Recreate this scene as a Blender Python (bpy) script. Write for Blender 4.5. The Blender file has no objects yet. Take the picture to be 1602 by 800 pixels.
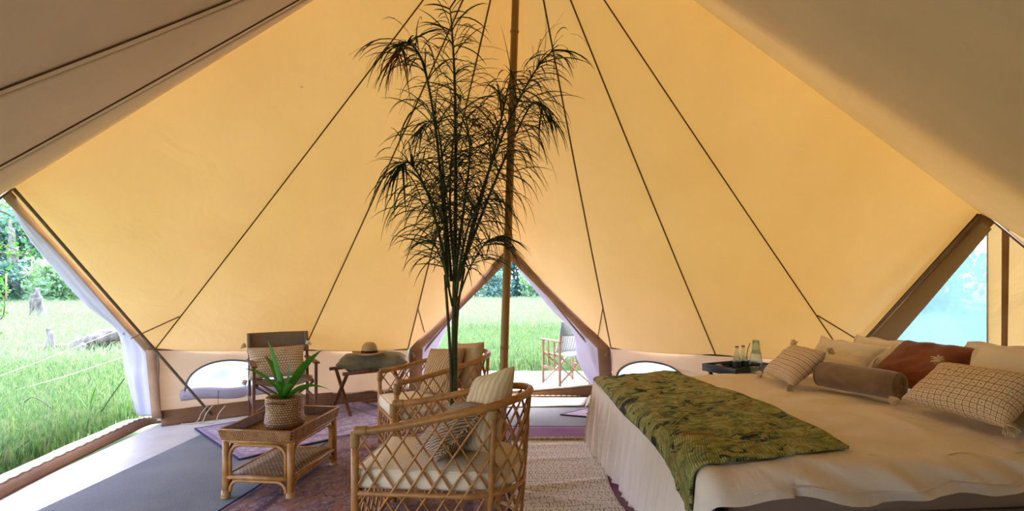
import bpy, bmesh, math, random
import numpy as np
from mathutils import Vector, Matrix, Euler, noise
from mathutils.geometry import tessellate_polygon
R = math.radians
random.seed(7); np.random.seed(7)
sc = bpy.context.scene
C = sc.collection

# ------------------------------------------------------------------ camera, world, sun, exposure
FPX, HOR, EYE = 800.0, 450.0, 1.40
cam_d = bpy.data.cameras.new('camera'); cam = bpy.data.objects.new('camera', cam_d); C.objects.link(cam)
cam.location = (0, 0, EYE); cam.rotation_euler = (R(90), 0, 0)
cam_d.sensor_width = 36; cam_d.lens = 36 * FPX / 1602; cam_d.shift_y = (HOR - 400) / 1602
cam_d.clip_start = .05; cam_d.clip_end = 400
sc.camera = cam

SUN_EL, SUN_AZ = 58, -8      # azimuth from +Y, to the right positive
w = bpy.data.worlds.new('world'); sc.world = w; w.use_nodes = True
wn = w.node_tree; wn.nodes.clear()
sky = wn.nodes.new('ShaderNodeTexSky'); sky.sky_type = 'NISHITA'; sky.sun_disc = False
sky.sun_elevation = R(SUN_EL); sky.sun_rotation = R(SUN_AZ); sky.air_density = 1.0; sky.dust_density = 2.5; sky.ozone_density = 1.5
bgn = wn.nodes.new('ShaderNodeBackground'); bgn.inputs[1].default_value = .36
hs = wn.nodes.new('ShaderNodeHueSaturation'); hs.inputs['Saturation'].default_value = .8
won = wn.nodes.new('ShaderNodeOutputWorld')
tnt = wn.nodes.new('ShaderNodeMix'); tnt.data_type = 'RGBA'; tnt.blend_type = 'MULTIPLY'; tnt.inputs[0].default_value = 1; tnt.inputs[7].default_value = (1.0, .93, 1.06, 1)
wn.links.new(sky.outputs[0], hs.inputs['Color']); wn.links.new(hs.outputs[0], tnt.inputs[6]); wn.links.new(tnt.outputs[2], bgn.inputs[0]); wn.links.new(bgn.outputs[0], won.inputs[0])
sd = bpy.data.lights.new('sun', 'SUN'); sd.energy = 2.1; sd.angle = R(24); sd.color = (1, .91, .86)
sun = bpy.data.objects.new('sun', sd); C.objects.link(sun)
sun.rotation_euler = (R(SUN_EL - 90), 0, R(-SUN_AZ)); sun.location = (0, 10, 14)
vs = sc.view_settings; vs.view_transform = 'Standard'; vs.look = 'None'; vs.gamma = 1; vs.use_curve_mapping = False
vs.exposure = 2.6

# ------------------------------------------------------------------ helpers
def P(px, py, Y): return Vector(((px - 801) * Y / FPX, Y, EYE - (py - HOR) * Y / FPX))
def lin(h):
    o = []
    for k in (0, 2, 4):
        v = int(h[k:k + 2], 16) / 255
        o.append(v / 12.92 if v < .04045 else ((v + .055) / 1.055) ** 2.4)
    return (*o, 1)

class NT:
    def __init__(s, name):
        s.m = bpy.data.materials.new(name); s.m.use_nodes = True
        s.t = s.m.node_tree; s.t.nodes.clear()
        s.out = s.t.nodes.new('ShaderNodeOutputMaterial')
        s._tc = None
    def n(s, typ, ins={}, **props):
        nd = s.t.nodes.new('ShaderNode' + typ)
        for k, v in props.items(): setattr(nd, k, v)
        for k, v in ins.items(): s.set(nd.inputs[k], v)
        return nd
    def set(s, sock, v):
        if isinstance(v, bpy.types.NodeSocket): s.t.links.new(v, sock)
        elif isinstance(v, bpy.types.Node): s.t.links.new(v.outputs[0], sock)
        else: sock.default_value = v
    def tc(s, kind='Object'):
        if not s._tc: s._tc = s.n('TexCoord')
        return s._tc.outputs[kind]
    def map(s, kind='Object', scale=(1, 1, 1), rot=(0, 0, 0), loc=(0, 0, 0)):
        return s.n('Mapping', {'Vector': s.tc(kind), 'Scale': scale, 'Rotation': rot, 'Location': loc}).outputs[0]
    def noise(s, scale, detail=3, vec=None, rough=.5, dist=0):
        return s.n('TexNoise', {'Vector': vec if vec is not None else s.tc(), 'Scale': scale, 'Detail': detail, 'Roughness': rough, 'Distortion': dist}).outputs[0]
    def ramp(s, fac, stops, interp='LINEAR'):
        r = s.n('ValToRGB', {0: fac}); e = r.color_ramp; e.interpolation = interp
        while len(e.elements) < len(stops): e.elements.new(.5)
        for el, (p, c) in zip(e.elements, stops):
            el.position = p; el.color = lin(c) if isinstance(c, str) else (c, c, c, 1)
        return r.outputs[0]
    def mix(s, fac, a, b, blend='MIX'):
        m = s.n('Mix', {}, data_type='RGBA', blend_type=blend)
        s.set(m.inputs[0], fac); s.set(m.inputs[6], lin(a) if isinstance(a, str) else a); s.set(m.inputs[7], lin(b) if isinstance(b, str) else b)
        return m.outputs[2]
    def math(s, op, a, b=0.0, c=0.0):
        m = s.n('Math', operation=op); s.set(m.inputs[0], a); s.set(m.inputs[1], b); s.set(m.inputs[2], c); return m.outputs[0]
    def bump(s, h, strength=.3, dist=.01, normal=None):
        b = s.n('Bump', {'Height': h, 'Strength': strength, 'Distance': dist})
        if normal is not None: s.set(b.inputs['Normal'], normal)
        return b.outputs[0]
    def pbr(s, col, rough=.8, normal=None, metal=0, spec=.3, sheen=0, **kw):
        b = s.n('BsdfPrincipled')
        s.set(b.inputs['Base Color'], lin(col) if isinstance(col, str) else col)
        s.set(b.inputs['Roughness'], rough); b.inputs['Metallic'].default_value = metal
        b.inputs['Specular IOR Level'].default_value = spec
        if sheen: b.inputs['Sheen Weight'].default_value = sheen
        if normal is not None: s.set(b.inputs['Normal'], normal)
        for k, v in kw.items(): s.set(b.inputs[k], v)
        return b.outputs[0]
    def done(s, sh): s.t.links.new(sh, s.out.inputs[0]); return s.m

def simple(name, col, rough=.7, col2=None, nscale=8, bump=.15, bscale=40, spec=.3, sheen=0, stretch=None, bdist=.004):
    n = NT(name); vec = n.map(scale=stretch) if stretch else n.tc()
    c = lin(col)
    if col2: c = n.mix(n.ramp(n.noise(nscale, 4, vec), [(.35, 0.0), (.65, 1.0)]), col, col2)
    nm = n.bump(n.noise(bscale, 3, vec), bump, bdist) if bump else None
    return n.done(n.pbr(c, rough, nm, spec=spec, sheen=sheen))

def cloth_mat(name, col, trans=None, tfac=.0, weave=900, col2=None, wr=.25, wscale=6, rough=.9):
    n = NT(name)
    c = n.mix(n.noise(3, 3), col, col2 or col)
    fine = n.noise(weave, 1)
    c = n.mix(.12, c, n.ramp(fine, [(.3, .2), (.7, 1.0)]), 'MULTIPLY')
    nm = n.bump(n.noise(wscale, 5, rough=.6, dist=.6), wr, .03)
    nm = n.bump(fine, .25, .001, nm)
    sh = n.pbr(c, rough, nm, spec=.1)
    if tfac:
        t = n.n('BsdfTranslucent', {'Color': lin(trans), 'Normal': nm})
        sh = n.n('MixShader', {0: tfac, 1: sh, 2: t.outputs[0]}).outputs[0]
    return n.done(sh)

# -- mesh builder
class MB:
    def __init__(s): s.v = []; s.f = []; s.uv = []
    def add(s, vs_, fs, uvs=None):
        o = len(s.v); s.v += [Vector(a) for a in vs_]
        for i, f in enumerate(fs):
            s.f.append([o + a for a in f]); s.uv.append(uvs[i] if uvs else [(0, 0)] * len(f))
        return s
    def box(s, c, d, M=None):
        x, y, z = d[0] / 2, d[1] / 2, d[2] / 2; M = M or Matrix()
        v = [M @ Vector((a * x, b * y, e * z)) + Vector(c) for a in (-1, 1) for b in (-1, 1) for e in (-1, 1)]
        return s.add(v, [(0, 1, 3, 2), (4, 6, 7, 5), (0, 4, 5, 1), (2, 3, 7, 6), (0, 2, 6, 4), (1, 5, 7, 3)])
    def bar(s, a, b, wd, th, up=(0, 0, 1)):
        a = Vector(a); b = Vector(b); d = b - a; L = d.length; d.normalize()
        up = Vector(up); sd_ = d.cross(up)
        if sd_.length < 1e-4: sd_ = d.cross(Vector((0, 1, 0)))
        sd_.normalize(); u = sd_.cross(d)
        M = Matrix((d, sd_, u)).transposed().to_3x3()
        return s.box((a + b) / 2, (L, wd, th), M.to_4x4())
    def tube(s, pts, r, n=8, cap=True, closed=False, flat=1.0, up=None):
        pts = [Vector(p) for p in pts]; m = len(pts)
        rr = r if isinstance(r, (list, tuple)) else [r] * m
        rings = []; prev = None
        for i, p in enumerate(pts):
            if closed: t = pts[(i + 1) % m] - pts[i - 1]
            else: t = pts[min(i + 1, m - 1)] - pts[max(i - 1, 0)]
            if t.length < 1e-9: t = Vector((0, 0, 1))
            t.normalize()
            if prev is None:
                a = Vector(up) if up else (Vector((0, 0, 1)) if abs(t.z) < .9 else Vector((1, 0, 0)))
                u = (a - t * a.dot(t)).normalized()
            else:
                u = prev - t * prev.dot(t)
                u = u.normalized() if u.length > 1e-6 else prev
            prev = u; b = t.cross(u)
            rings.append([p + (u * math.cos(k * 2 * math.pi / n) * flat + b * math.sin(k * 2 * math.pi / n)) * rr[i] for k in range(n)])
        o = [q for rg in rings for q in rg]; f = []
        for i in range(m if closed else m - 1):
            j = (i + 1) % m
            for k in range(n):
                l = (k + 1) % n; f.append((i * n + k, j * n + k, j * n + l, i * n + l))
        if cap and not closed: f += [tuple(range(n)), tuple(reversed(range((m - 1) * n, m * n)))]
        return s.add(o, f)
    def lathe(s, prof, n=32, M=None, c=(0, 0, 0), sx=1, sy=1):
        M = M or Matrix(); c = Vector(c); v = []; f = []; uv = []; m = len(prof)
        for (r, z) in prof:
            for k in range(n):
                a = 2 * math.pi * k / n; v.append(M @ Vector((r * math.cos(a) * sx, r * math.sin(a) * sy, z)) + c)
        for i in range(m - 1):
            for k in range(n):
                l = (k + 1) % n; f.append((i * n + k, i * n + l, (i + 1) * n + l, (i + 1) * n + k))
                uv.append([(k / n, i / (m - 1)), ((k + 1) / n, i / (m - 1)), ((k + 1) / n, (i + 1) / (m - 1)), (k / n, (i + 1) / (m - 1))])
        return s.add(v, f, uv)
    def grid(s, fn, nu, nv):
        v = [fn(i / nu, j / nv) for j in range(nv + 1) for i in range(nu + 1)]; f = []; uv = []
        for j in range(nv):
            for i in range(nu):
                a = j * (nu + 1) + i; f.append((a, a + 1, a + nu + 2, a + nu + 1))
                uv.append([(i / nu, j / nv), ((i + 1) / nu, j / nv), ((i + 1) / nu, (j + 1) / nv), (i / nu, (j + 1) / nv)])
        return s.add(v, f, uv)
    def mesh(s, name):
        me = bpy.data.meshes.new(name); me.from_pydata([tuple(a) for a in s.v], [], s.f)
        uvl = me.uv_layers.new(name='UVMap'); flat = [c for u in s.uv for p in u for c in p]
        uvl.data.foreach_set('uv', flat); me.update(); return me

def obj(name, mb, m, parent=None, smooth=True, world=True, bevel=0, solid=0, label=None, sub=0):
    """one mesh object; with world=True the geometry is in world coordinates"""
    me = mb.mesh(name) if isinstance(mb, MB) else mb
    if not me.materials: me.materials.append(m)
    if smooth:
        me.shade_smooth() if hasattr(me, 'shade_smooth') else None
    o = bpy.data.objects.new(name, me); C.objects.link(o)
    if world:
        if parent is None:
            cs = [v.co for v in me.vertices]
            c = Vector(((min(a.x for a in cs) + max(a.x for a in cs)) / 2, (min(a.y for a in cs) + max(a.y for a in cs)) / 2, min(a.z for a in cs)))
            me.transform(Matrix.Translation(-c)); o.location = c
        else:
            M = Matrix.Identity(4); q = parent
            while q: M = q.matrix_basis @ M; q = q.parent
            me.transform(M.inverted())
    if parent: o.parent = parent
    if bevel:
        b = o.modifiers.new('bevel', 'BEVEL'); b.width = bevel; b.segments = 2; b.limit_method = 'ANGLE'
    if solid:
        b = o.modifiers.new('solid', 'SOLIDIFY'); b.thickness = solid; b.offset = 0
    if sub:
        b = o.modifiers.new('sub', 'SUBSURF'); b.levels = sub; b.render_levels = sub
    if label: o['label'] = label
    return o
def flatshade(o):
    o.data.polygons.foreach_set('use_smooth', [False] * len(o.data.polygons)); return o
def tag(o, label, cat, group=None, kind=None):
    if label: o['label'] = label
    if cat: o['category'] = cat
    if group: o['group'] = group
    if kind: o['kind'] = kind
    return o
def thing(name, label, cat, loc=(0, 0, 0), rz=0, group=None, rot=None):
    o = bpy.data.objects.new(name, None); C.objects.link(o); o.empty_display_size = .1
    o.location = loc; o.rotation_euler = rot or (0, 0, rz)
    return tag(o, label, cat, group)
def structure(o): o['kind'] = 'structure'; return o
def empty_struct(name):
    o = bpy.data.objects.new(name, None); C.objects.link(o); o['kind'] = 'structure'; return o
def ns(p, s=1.0, o=0.0): return noise.noise(Vector((p[0] * s + o, p[1] * s + o * 1.7, p[2] * s - o)))
def lerp(a, b, t): return a + (b - a) * t
def poly_at(pts, t):
    """point along a list of Vectors, t in 0..1 by index (Catmull-Rom)"""
    n = len(pts) - 1; x = min(max(t, 0), 1) * n; i = min(int(x), n - 1); f = x - i
    p0 = pts[max(i - 1, 0)]; p1 = pts[i]; p2 = pts[i + 1]; p3 = pts[min(i + 2, n)]
    return .5 * ((2 * p1) + (p2 - p0) * f + (2 * p0 - 5 * p1 + 4 * p2 - p3) * f * f + (3 * p1 - p0 - 3 * p2 + p3) * f ** 3)
def curve(pts, n): return [poly_at([Vector(p) for p in pts], i / n) for i in range(n + 1)]
def basis(x, y):
    x = Vector(x).normalized(); y = Vector(y); y = (y - x * x.dot(y)).normalized(); z = x.cross(y)
    return Matrix((x, y, z)).transposed().to_4x4()

# ------------------------------------------------------------------ materials
def canvas_mat(name, col, trans, tf, speck=True):
    n = NT(name)
    weave = n.noise(260, 2)
    blot = n.noise(1.3, 4, rough=.6)
    c = n.mix(n.ramp(blot, [(.3, 0.0), (.75, 1.0)]), lin(col), [a * .9 for a in lin(col)[:3]] + [1])
    t = n.mix(n.ramp(blot, [(.3, 0.0), (.75, 1.0)]), lin(trans), [lin(trans)[0] * .95, lin(trans)[1] * .9, lin(trans)[2] * .8, 1])
    if speck:
        vo = n.n('TexVoronoi', {'Vector': n.tc(), 'Scale': 2.2, 'Randomness': 1.0}, feature='F1')
        sp = n.ramp(vo.outputs[0], [(.0, .35), (.018, .45), (.028, 1.0)])
        t = n.mix(1.0, t, sp, 'MULTIPLY')
    nm = n.bump(n.noise(2.2, 4, rough=.5, dist=.8), .35, .06)
    nm = n.bump(weave, .2, .0015, nm)
    a = n.n('BsdfDiffuse', {'Color': c, 'Normal': nm}).outputs[0]
    b = n.n('BsdfTranslucent', {'Color': t, 'Normal': nm}).outputs[0]
    return n.done(n.n('MixShader', {0: tf, 1: a, 2: b}).outputs[0])
M = {}
M['canvas'] = canvas_mat('roof_canvas', 'e6cfaa', 'cda04a', .061)
M['shade_sheet'] = canvas_mat('shade_sheet_canvas', 'a79b84', '8f8068', .18, False)  # cloth of the sheets added out of view to shade the near roof
M['wallcanvas'] = canvas_mat('wall_canvas', 'cdbca6', 'c4a078', .07, False)
M['flap'] = canvas_mat('door_flap_canvas', 'c2bcc8', '9a92ae', .2, False)
M['brown'] = simple('brown_webbing', '9a785a', .9, '8a694c', 5, .2, 300)
M['seam'] = simple('seam_tape', '67492e', .9, '573c26', 9, .2, 300)
M['mud'] = simple('mud_flap', '7c5a3c', .75, '694a31', 3, .2, 20)
M['cream'] = simple('cream_canvas_hem', 'cfc5b4', .85, 'c0b29a', 6, .2, 200)
M['rope'] = simple('rope', 'c9bfa6', .9, 'b3a788', 60, .3, 200)
def bamboo():
    n = NT('varnished_bamboo'); v = n.map(scale=(30, 30, 1.5))
    c = n.mix(n.noise(2.5, 4, v), 'b5843c', '8a6128')
    return n.done(n.pbr(c, .35, n.bump(n.noise(3, 3, v), .15, .003), spec=.5))
M['bamboo'] = bamboo()
M['steel'] = simple('painted_steel', '77695a', .45, '665746', 10, .05)
def rattan():
    n = NT('rattan_cane')
    c = n.mix(n.ramp(n.noise(14, 4), [(.3, 0.0), (.7, 1.0)]), 'bd8646', '8f6030')
    return n.done(n.pbr(c, .42, n.bump(n.noise(60, 2), .15, .002), spec=.45))
M['rattan'] = rattan()
M['rattan_pale'] = simple('pale_rattan', 'ab8350', .45, '8f683a', 12, .15, 60, .4)
def weave_mat(name, a, b, sx, sy):
    n = NT(name); v = n.map('UV', (sx, sy, 1))
    br = n.n('TexBrick', {'Vector': v, 'Color1': lin(a), 'Color2': lin(b), 'Mortar': lin('3a2614'), 'Scale': 1.0, 'Mortar Size': .14, 'Mortar Smooth': .3, 'Brick Width': 1.0, 'Row Height': 1.0, 'Bias': 0.0})
    c = n.mix(n.noise(9, 3), br.outputs[0], n.mix(1.0, br.outputs[0], 'c9a373', 'MULTIPLY'))
    return n.done(n.pbr(c, .55, n.bump(br.outputs[1], -.6, .004), spec=.35))
M['weave'] = weave_mat('woven_rattan', 'c59a66', 'a87a48', 34, 6)
M['weave_floor'] = weave_mat('woven_rattan_flat', 'b89b70', '93744a', 16, 34)
M['basket'] = weave_mat('basket_weave', 'd6b080', 'b88e5c', 44, 15)
M['wood'] = simple('dark_hardwood', '70452a', .5, '56331e', 6, .15, 30, .4, stretch=(6, 6, 1))
M['teak'] = simple('weathered_teak', '9b7a5a', .65, '87684a', 6, .15, 30, .3, stretch=(6, 6, 1))
M['taupe'] = simple('taupe_canvas', '78695a', .9, '6d5f50', 6, .2, 400)
M['greycanvas'] = simple('grey_sling', '7e8580', .9, '70766f', 6, .2, 400)
M['seatc'] = cloth_mat('seat_cushion_cotton', 'ecdcbc', wr=.12)
M['cushion_stripe'] = None
M['duvet'] = cloth_mat('duvet_cotton', 'efe4d4', col2='e9dccb', wr=.45, wscale=5)
M['pillow'] = cloth_mat('pillow_cotton', 'f0e6d8', col2='eadfce', wr=.3, wscale=9)
M['pillow_dim'] = cloth_mat('beige_pillow', 'b9a58a', wr=.3, wscale=9)
M['mattress'] = cloth_mat('mattress_ticking', 'a08c7c', wr=.1)
def velvet(name, a, b, s=.5):
    n = NT(name); c = n.mix(n.ramp(n.noise(5, 4, dist=1.0), [(.3, 0.0), (.7, 1.0)]), a, b)
    return n.done(n.pbr(c, .85, n.bump(n.noise(7, 4, dist=.8), .3, .02), spec=.1, sheen=s))
M['velvet'] = velvet('taupe_velvet', '8f7355', '735a41')
M['rust'] = velvet('rust_velvet', '8a4a2c', '6c3620', .3)
M['olive'] = velvet('olive_linen', '858062', '625f45', .1)
def gridmat(name, sx, sy, base='cdb48c', line='4b3322', ms=.055, off=0.0):
    n = NT(name); v = n.map('UV', (sx, sy, 1))
    br = n.n('TexBrick', {'Vector': v, 'Color1': lin(base), 'Color2': lin(base), 'Mortar': lin(line), 'Scale': 1.0, 'Mortar Size': ms, 'Mortar Smooth': .1, 'Brick Width': 1.0, 'Row Height': 1.0}, offset=off)
    # little cross stitch in every square
    v2 = n.map('UV', (sx, sy, 1), loc=(.5, .5, 0)); fr = n.n('VectorMath', {0: v2}, operation='FRACTION').outputs[0]
    sep = n.n('SeparateXYZ', {0: fr}); dx = n.math('ABSOLUTE', n.math('SUBTRACT', sep.outputs[0], 0.0)); 
    d1 = n.math('MINIMUM', sep.outputs[0], n.math('SUBTRACT', 1.0, sep.outputs[0])); d2 = n.math('MINIMUM', sep.outputs[1], n.math('SUBTRACT', 1.0, sep.outputs[1]))
    cr = n.math('MAXIMUM', n.math('MULTIPLY', d1, 1.0), n.math('MULTIPLY', d2, 2.0))
    c = n.mix(n.math('LESS_THAN', cr, .13), br.outputs[0], line)
    c = n.mix(n.ramp(n.noise(60, 2), [(.2, 0.0), (.8, .35)]), c, base)
    nm = n.bump(n.noise(400, 2), .4, .002)
    return n.done(n.pbr(c, .92, nm, spec=.1))
M['grid'] = gridmat('cream_with_stitched_grid', 22, 13, 'e0c6a4', '3e281e', .055)
M['gridsmall'] = gridmat('cream_with_fine_grid', 30, 18, 'd4bd9c', '5a4230', .13, .5)
def stripes(name, a, b, sc_, rot=0, dist=1.0):
    n = NT(name); wv = n.n('TexWave', {'Vector': n.map('UV', rot=(0, 0, rot)), 'Scale': sc_, 'Distortion': dist, 'Detail': 1})
    wf = wv.outputs[1] if len(wv.outputs) > 1 else wv.outputs[0]
    c = n.mix(n.ramp(wf, [(.35, 0.0), (.6, 1.0)]), a, b)
    return n.done(n.pbr(c, .9, n.bump(n.noise(300, 2), .4, .002, n.bump(wf, -.6, .004)), spec=.1))
M['knit'] = stripes('beige_knit', 'c9a880', '9a774f', 7, .3, 2.0)
M['knit_grey'] = stripes('grey_beige_knit', 'b8a38c', '705c4c', 9, .9, 3.0)
M['stripe'] = stripes('cream_pinstripe', 'd8c6a8', 'c9b08a', 3.4, 0)
M['plaincush'] = cloth_mat('sand_cushion', 'c9a982', wr=.2)
def leafm(name, a, b, tf=.3, rough=.5):
    n = NT(name); c = n.mix(n.noise(3, 3), a, b)
    s1 = n.pbr(c, rough, spec=.4); t = n.n('BsdfTranslucent', {'Color': n.mix(1.0, c, 'e8ffc4', 'MULTIPLY')}).outputs[0]
    return n.done(n.n('MixShader', {0: tf, 1: s1, 2: t}).outputs[0])
M['leaf'] = leafm('strap_leaf', '4f8a2a', '2f6a1e', .25)
M['palm'] = leafm('palm_leaflet', '2e3a1e', '1e2714', .12, .6)
M['palmdead'] = simple('dry_palm_leaflet', '6e3a20', .8)
M['palmstem'] = simple('palm_stem', '4a4a28', .55, '2c3218', 10, .2, 30)
def grassm(name, a, b, c3, tf=.28):
    n = NT(name); c = n.mix(n.ramp(n.noise(18, 2), [(.38, 0.0), (.62, 1.0)]), a, b)
    c = n.mix(n.ramp(n.noise(9, 3, n.map(loc=(5, 3, 1))), [(.52, 0.0), (.62, .85)]), c, c3)
    s1 = n.pbr(c, .6, spec=.3); t = n.n('BsdfTranslucent', {'Color': n.mix(1.0, c, 'e8ffc4', 'MULTIPLY')}).outputs[0]
    return n.done(n.n('MixShader', {0: tf, 1: s1, 2: t}).outputs[0])
M['grass'] = grassm('grass_blades', '7a9766', '506f44', '959876')
M['grass_pale'] = grassm('pale_seed_grass', '98aa88', '67835a', 'a39c84')
M['tree1'] = leafm('tree_leaves_mid', '7a9d8c', '587f78', .3, .6)  # distance haze put into these tree leaf colours as a pale blue cast
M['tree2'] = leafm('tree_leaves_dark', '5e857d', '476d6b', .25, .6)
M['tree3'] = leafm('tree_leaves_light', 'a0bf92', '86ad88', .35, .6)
M['bark'] = simple('grey_bark', '8e8a80', .9, '5d584e', 5, .6, 18, .2, stretch=(2, 2, .6), bdist=.03)
M['barkdark'] = simple('dark_bark', '6a5f50', .9, '453c32', 5, .6, 18, .2, bdist=.03)
def ground():
    n = NT('field_soil_and_grass')
    c = n.mix(n.ramp(n.noise(.5, 5), [(.35, 0.0), (.65, 1.0)]), '62734f', '75865e'); c = n.mix(n.noise(20, 4), c, '66804c')
    return n.done(n.pbr(c, .95, n.bump(n.noise(12, 4), .6, .05), spec=.1))
M['ground'] = ground()
def carpet(name, a, b, sc_=220):
    n = NT(name); c = n.mix(n.ramp(n.noise(sc_, 2), [(.3, 0.0), (.7, 1.0)]), a, b); c = n.mix(n.ramp(n.noise(2, 4), [(.3, 0.0), (.9, .35)]), c, 'a5a6a0')
    return n.done(n.pbr(c, .95, n.bump(n.noise(sc_, 2), .7, .004), spec=.05))
M['greycarpet'] = carpet('grey_flecked_carpet', '606467', '7f8285')
M['purple'] = carpet('plum_border', '5d3052', '77466a', 150)
M['groundsheet'] = simple('pvc_groundsheet', 'b9b5ab', .45, 'a5a19a', 2, .3, 4, .4, bdist=.03)
M['navy'] = simple('navy_binding', '241f38', .9, '2e2844', 20)
def persian(name, ca, cb, cc, cd, sc_=1.0):
    n = NT(name); v = n.map('UV', (sc_, sc_, 1))
    vo = n.n('TexVoronoi', {'Vector': n.map('UV', (7 * sc_, 11 * sc_, 1)), 'Scale': 1.0, 'Randomness': .6}, distance='MANHATTAN')
    w1 = n.n('TexWave', {'Vector': v, 'Scale': 4.0, 'Distortion': 9.0, 'Detail': 3, 'Detail Scale': 2.0}, wave_type='RINGS').outputs[1]
    c = n.mix(n.ramp(vo.outputs[0], [(.25, 0.0), (.32, .6), (.45, .6), (.5, .1)]), ca, cb)
    c = n.mix(n.ramp(n.noise(22 * sc_, 4, n.tc('UV'), .7, 2.5), [(.50, 0.0), (.55, .9)]), c, cb)
    c = n.mix(n.ramp(n.noise(30 * sc_, 4, n.map('UV', loc=(4, 2, 0)), .7, 2.0), [(.56, 0.0), (.60, .85)]), c, cc)
    c = n.mix(n.ramp(w1, [(.42, 0.0), (.5, .8), (.58, 0.0)]), c, cc)
    c = n.mix(n.ramp(n.noise(14 * sc_, 3, n.tc('UV'), dist=2.0), [(.5, 0.0), (.56, .8)]), c, cd)
    # frame bands near the edges
    sep = n.n('SeparateXYZ', {0: n.tc('UV')})
    ex = n.math('MINIMUM', sep.outputs[0], n.math('SUBTRACT', 1.0, sep.outputs[0])); ey = n.math('MINIMUM', sep.outputs[1], n.math('SUBTRACT', 1.0, sep.outputs[1]))
    e = n.math('MINIMUM', n.math('MULTIPLY', ex, 1.0), ey)
    c = n.mix(n.ramp(e, [(.0, .75), (.03, .7), (.04, .0), (.12, .0), (.13, .7), (.15, .7), (.16, 0.0)], 'LINEAR'), c, cc)
    c = n.mix(n.ramp(n.noise(2.5, 5, rough=.7), [(.35, 0.0), (.75, .55)]), c, cb)      # worn patches
    return n.done(n.pbr(c, .95, n.bump(n.noise(240, 2), .5, .003), spec=.05))
M['rug_mauve'] = persian('faded_mauve_persian', '8e7d96', 'b3a4b2', '74627e', 'c2b4b6', 1.0)
M['rug_brown'] = persian('dusky_persian', '6e5560', 'a08a86', '4c3848', '96684e', 1.0)
def runner():
    n = NT('cream_key_pattern_runner'); v = n.map('UV', (15, 62, 1))
    br = n.n('TexBrick', {'Vector': v, 'Color1': lin('ccc9c2'), 'Color2': lin('dad6ce'), 'Mortar': lin('7a6a60'), 'Scale': 1.0, 'Mortar Size': .07, 'Brick Width': 1.0, 'Row Height': 1.0}, offset=.5, squash=.5, squash_frequency=2)
    brk = n.ramp(n.noise(26, 2, n.map('UV', (1.6, 5.0, 1))), [(.46, 0.0), (.52, 1.0)])
    c = n.mix(brk, 'd6d2ca', br.outputs[0])
    c = n.mix(n.ramp(n.noise(300, 2), [(.3, 0.0), (.8, .3)]), c, 'a59d92')
    return n.done(n.pbr(c, .95, n.bump(n.noise(200, 2), .6, .004), spec=.05))
M['runner'] = runner()
M['fringe'] = simple('tan_fringe', 'b9a888', .95, '8d7a5c', 40, .3, 100)
def throwm():
    n = NT('green_tapestry_throw')
    v = n.map('UV', (1, 1, 1)); vv = n.map('UV', (2.6, 8, 1))
    ct = n.ramp(n.noise(3.0, 6, vv, .65, 1.5), [(.28, '343a38'), (.38, '667050'), (.46, '8f9256'), (.55, 'aaa562'), (.62, 'bab67e'), (.72, '8a9a80')])
    br = n.ramp(n.noise(2.2, 5, n.map('UV', (2.2, 5, 1), loc=(3, 7, 0)), .7, 1.2), [(.56, 0.0), (.62, .85)])
    c = n.mix(br, ct, '97743f')
    dk = n.ramp(n.noise(2.6, 6, n.map('UV', (2.0, 5.5, 1), loc=(9, 2, 0)), .75, 1.0), [(.55, 0.0), (.59, .9)])
    c = n.mix(dk, c, '20292f')
    bl = n.ramp(n.noise(4.5, 5, n.map('UV', (2.5, 5, 1), loc=(1, 5, 0)), .7, 1.0), [(.58, 0.0), (.66, .6)])
    c = n.mix(bl, c, '7fa092')
    wv = n.n('TexWave', {'Vector': v, 'Scale': 26.0, 'Distortion': 5.0, 'Detail': 2}, bands_direction='X').outputs[1]
    nm = n.bump(wv, .5, .01); nm = n.bump(n.noise(150, 2), .5, .003, nm)
    c = n.mix(.3, c, n.ramp(wv, [(.0, .25), (.6, 1.0)]), 'MULTIPLY')
    return n.done(n.pbr(c, .95, nm, spec=.05))
M['throw'] = throwm()
M['black'] = simple('black_painted_tray', '14191d', .35, '1b2126', 5, .05, 30, .5)
def glass():
    n = NT('clear_glass')
    g = n.n('BsdfGlass', {'Color': (.93, .97, .96, 1), 'Roughness': .02, 'IOR': 1.3}).outputs[0]
    t = n.n('BsdfTransparent', {'Color': (.9, .95, .95, 1)}).outputs[0]
    return n.done(n.n('MixShader', {0: .45, 1: g, 2: t}).outputs[0])
M['glass'] = glass()
def pvc(name, tint, tf, sc_, clear=(.92, .96, .98, 1)):
    n = NT(name)
    nz = n.noise(sc_, 5, rough=.6, dist=.8)
    t1 = n.n('BsdfTranslucent', {'Color': lin(tint)}).outputs[0]
    t2 = n.n('BsdfTransparent', {'Color': clear}).outputs[0]
    gl = n.n('BsdfGlossy', {'Color': (1, 1, 1, 1), 'Roughness': .25}).outputs[0]
    a = n.n('MixShader', {0: n.ramp(nz, [(.3, tf - .15), (.7, tf + .15)]), 1: t1, 2: t2}).outputs[0]
    return n.done(n.n('MixShader', {0: .05, 1: a, 2: gl}).outputs[0])
M['pvc'] = pvc('cloudy_window_film', '7496ac', .42, 1.6, (.34, .43, .50, 1))
M['pvc2'] = pvc('clear_window_film', '7f96b8', .35, 4, (.24, .29, .36, 1))
M['deck'] = simple('bleached_deck_board', '7c7e7e', .6, '6c6f70', 4, .3, 40, .3, stretch=(1, 8, 8))
M['felt'] = simple('tan_felt', 'b3946a', .9, 'a3845c', 8, .2, 200)
M['felt_band'] = simple('dark_hat_band', '2c1c14', .8)
M['leather'] = simple('brown_leather', '5a3420', .6, '47281a', 10, .2, 60)
M['soil'] = simple('potting_soil', '2a2018', .95, '3a2c20', 30, .5, 60)
M['pot'] = simple('dark_clay_pot', '3c2c20', .7, '2d2118', 8, .3, 30)
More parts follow.
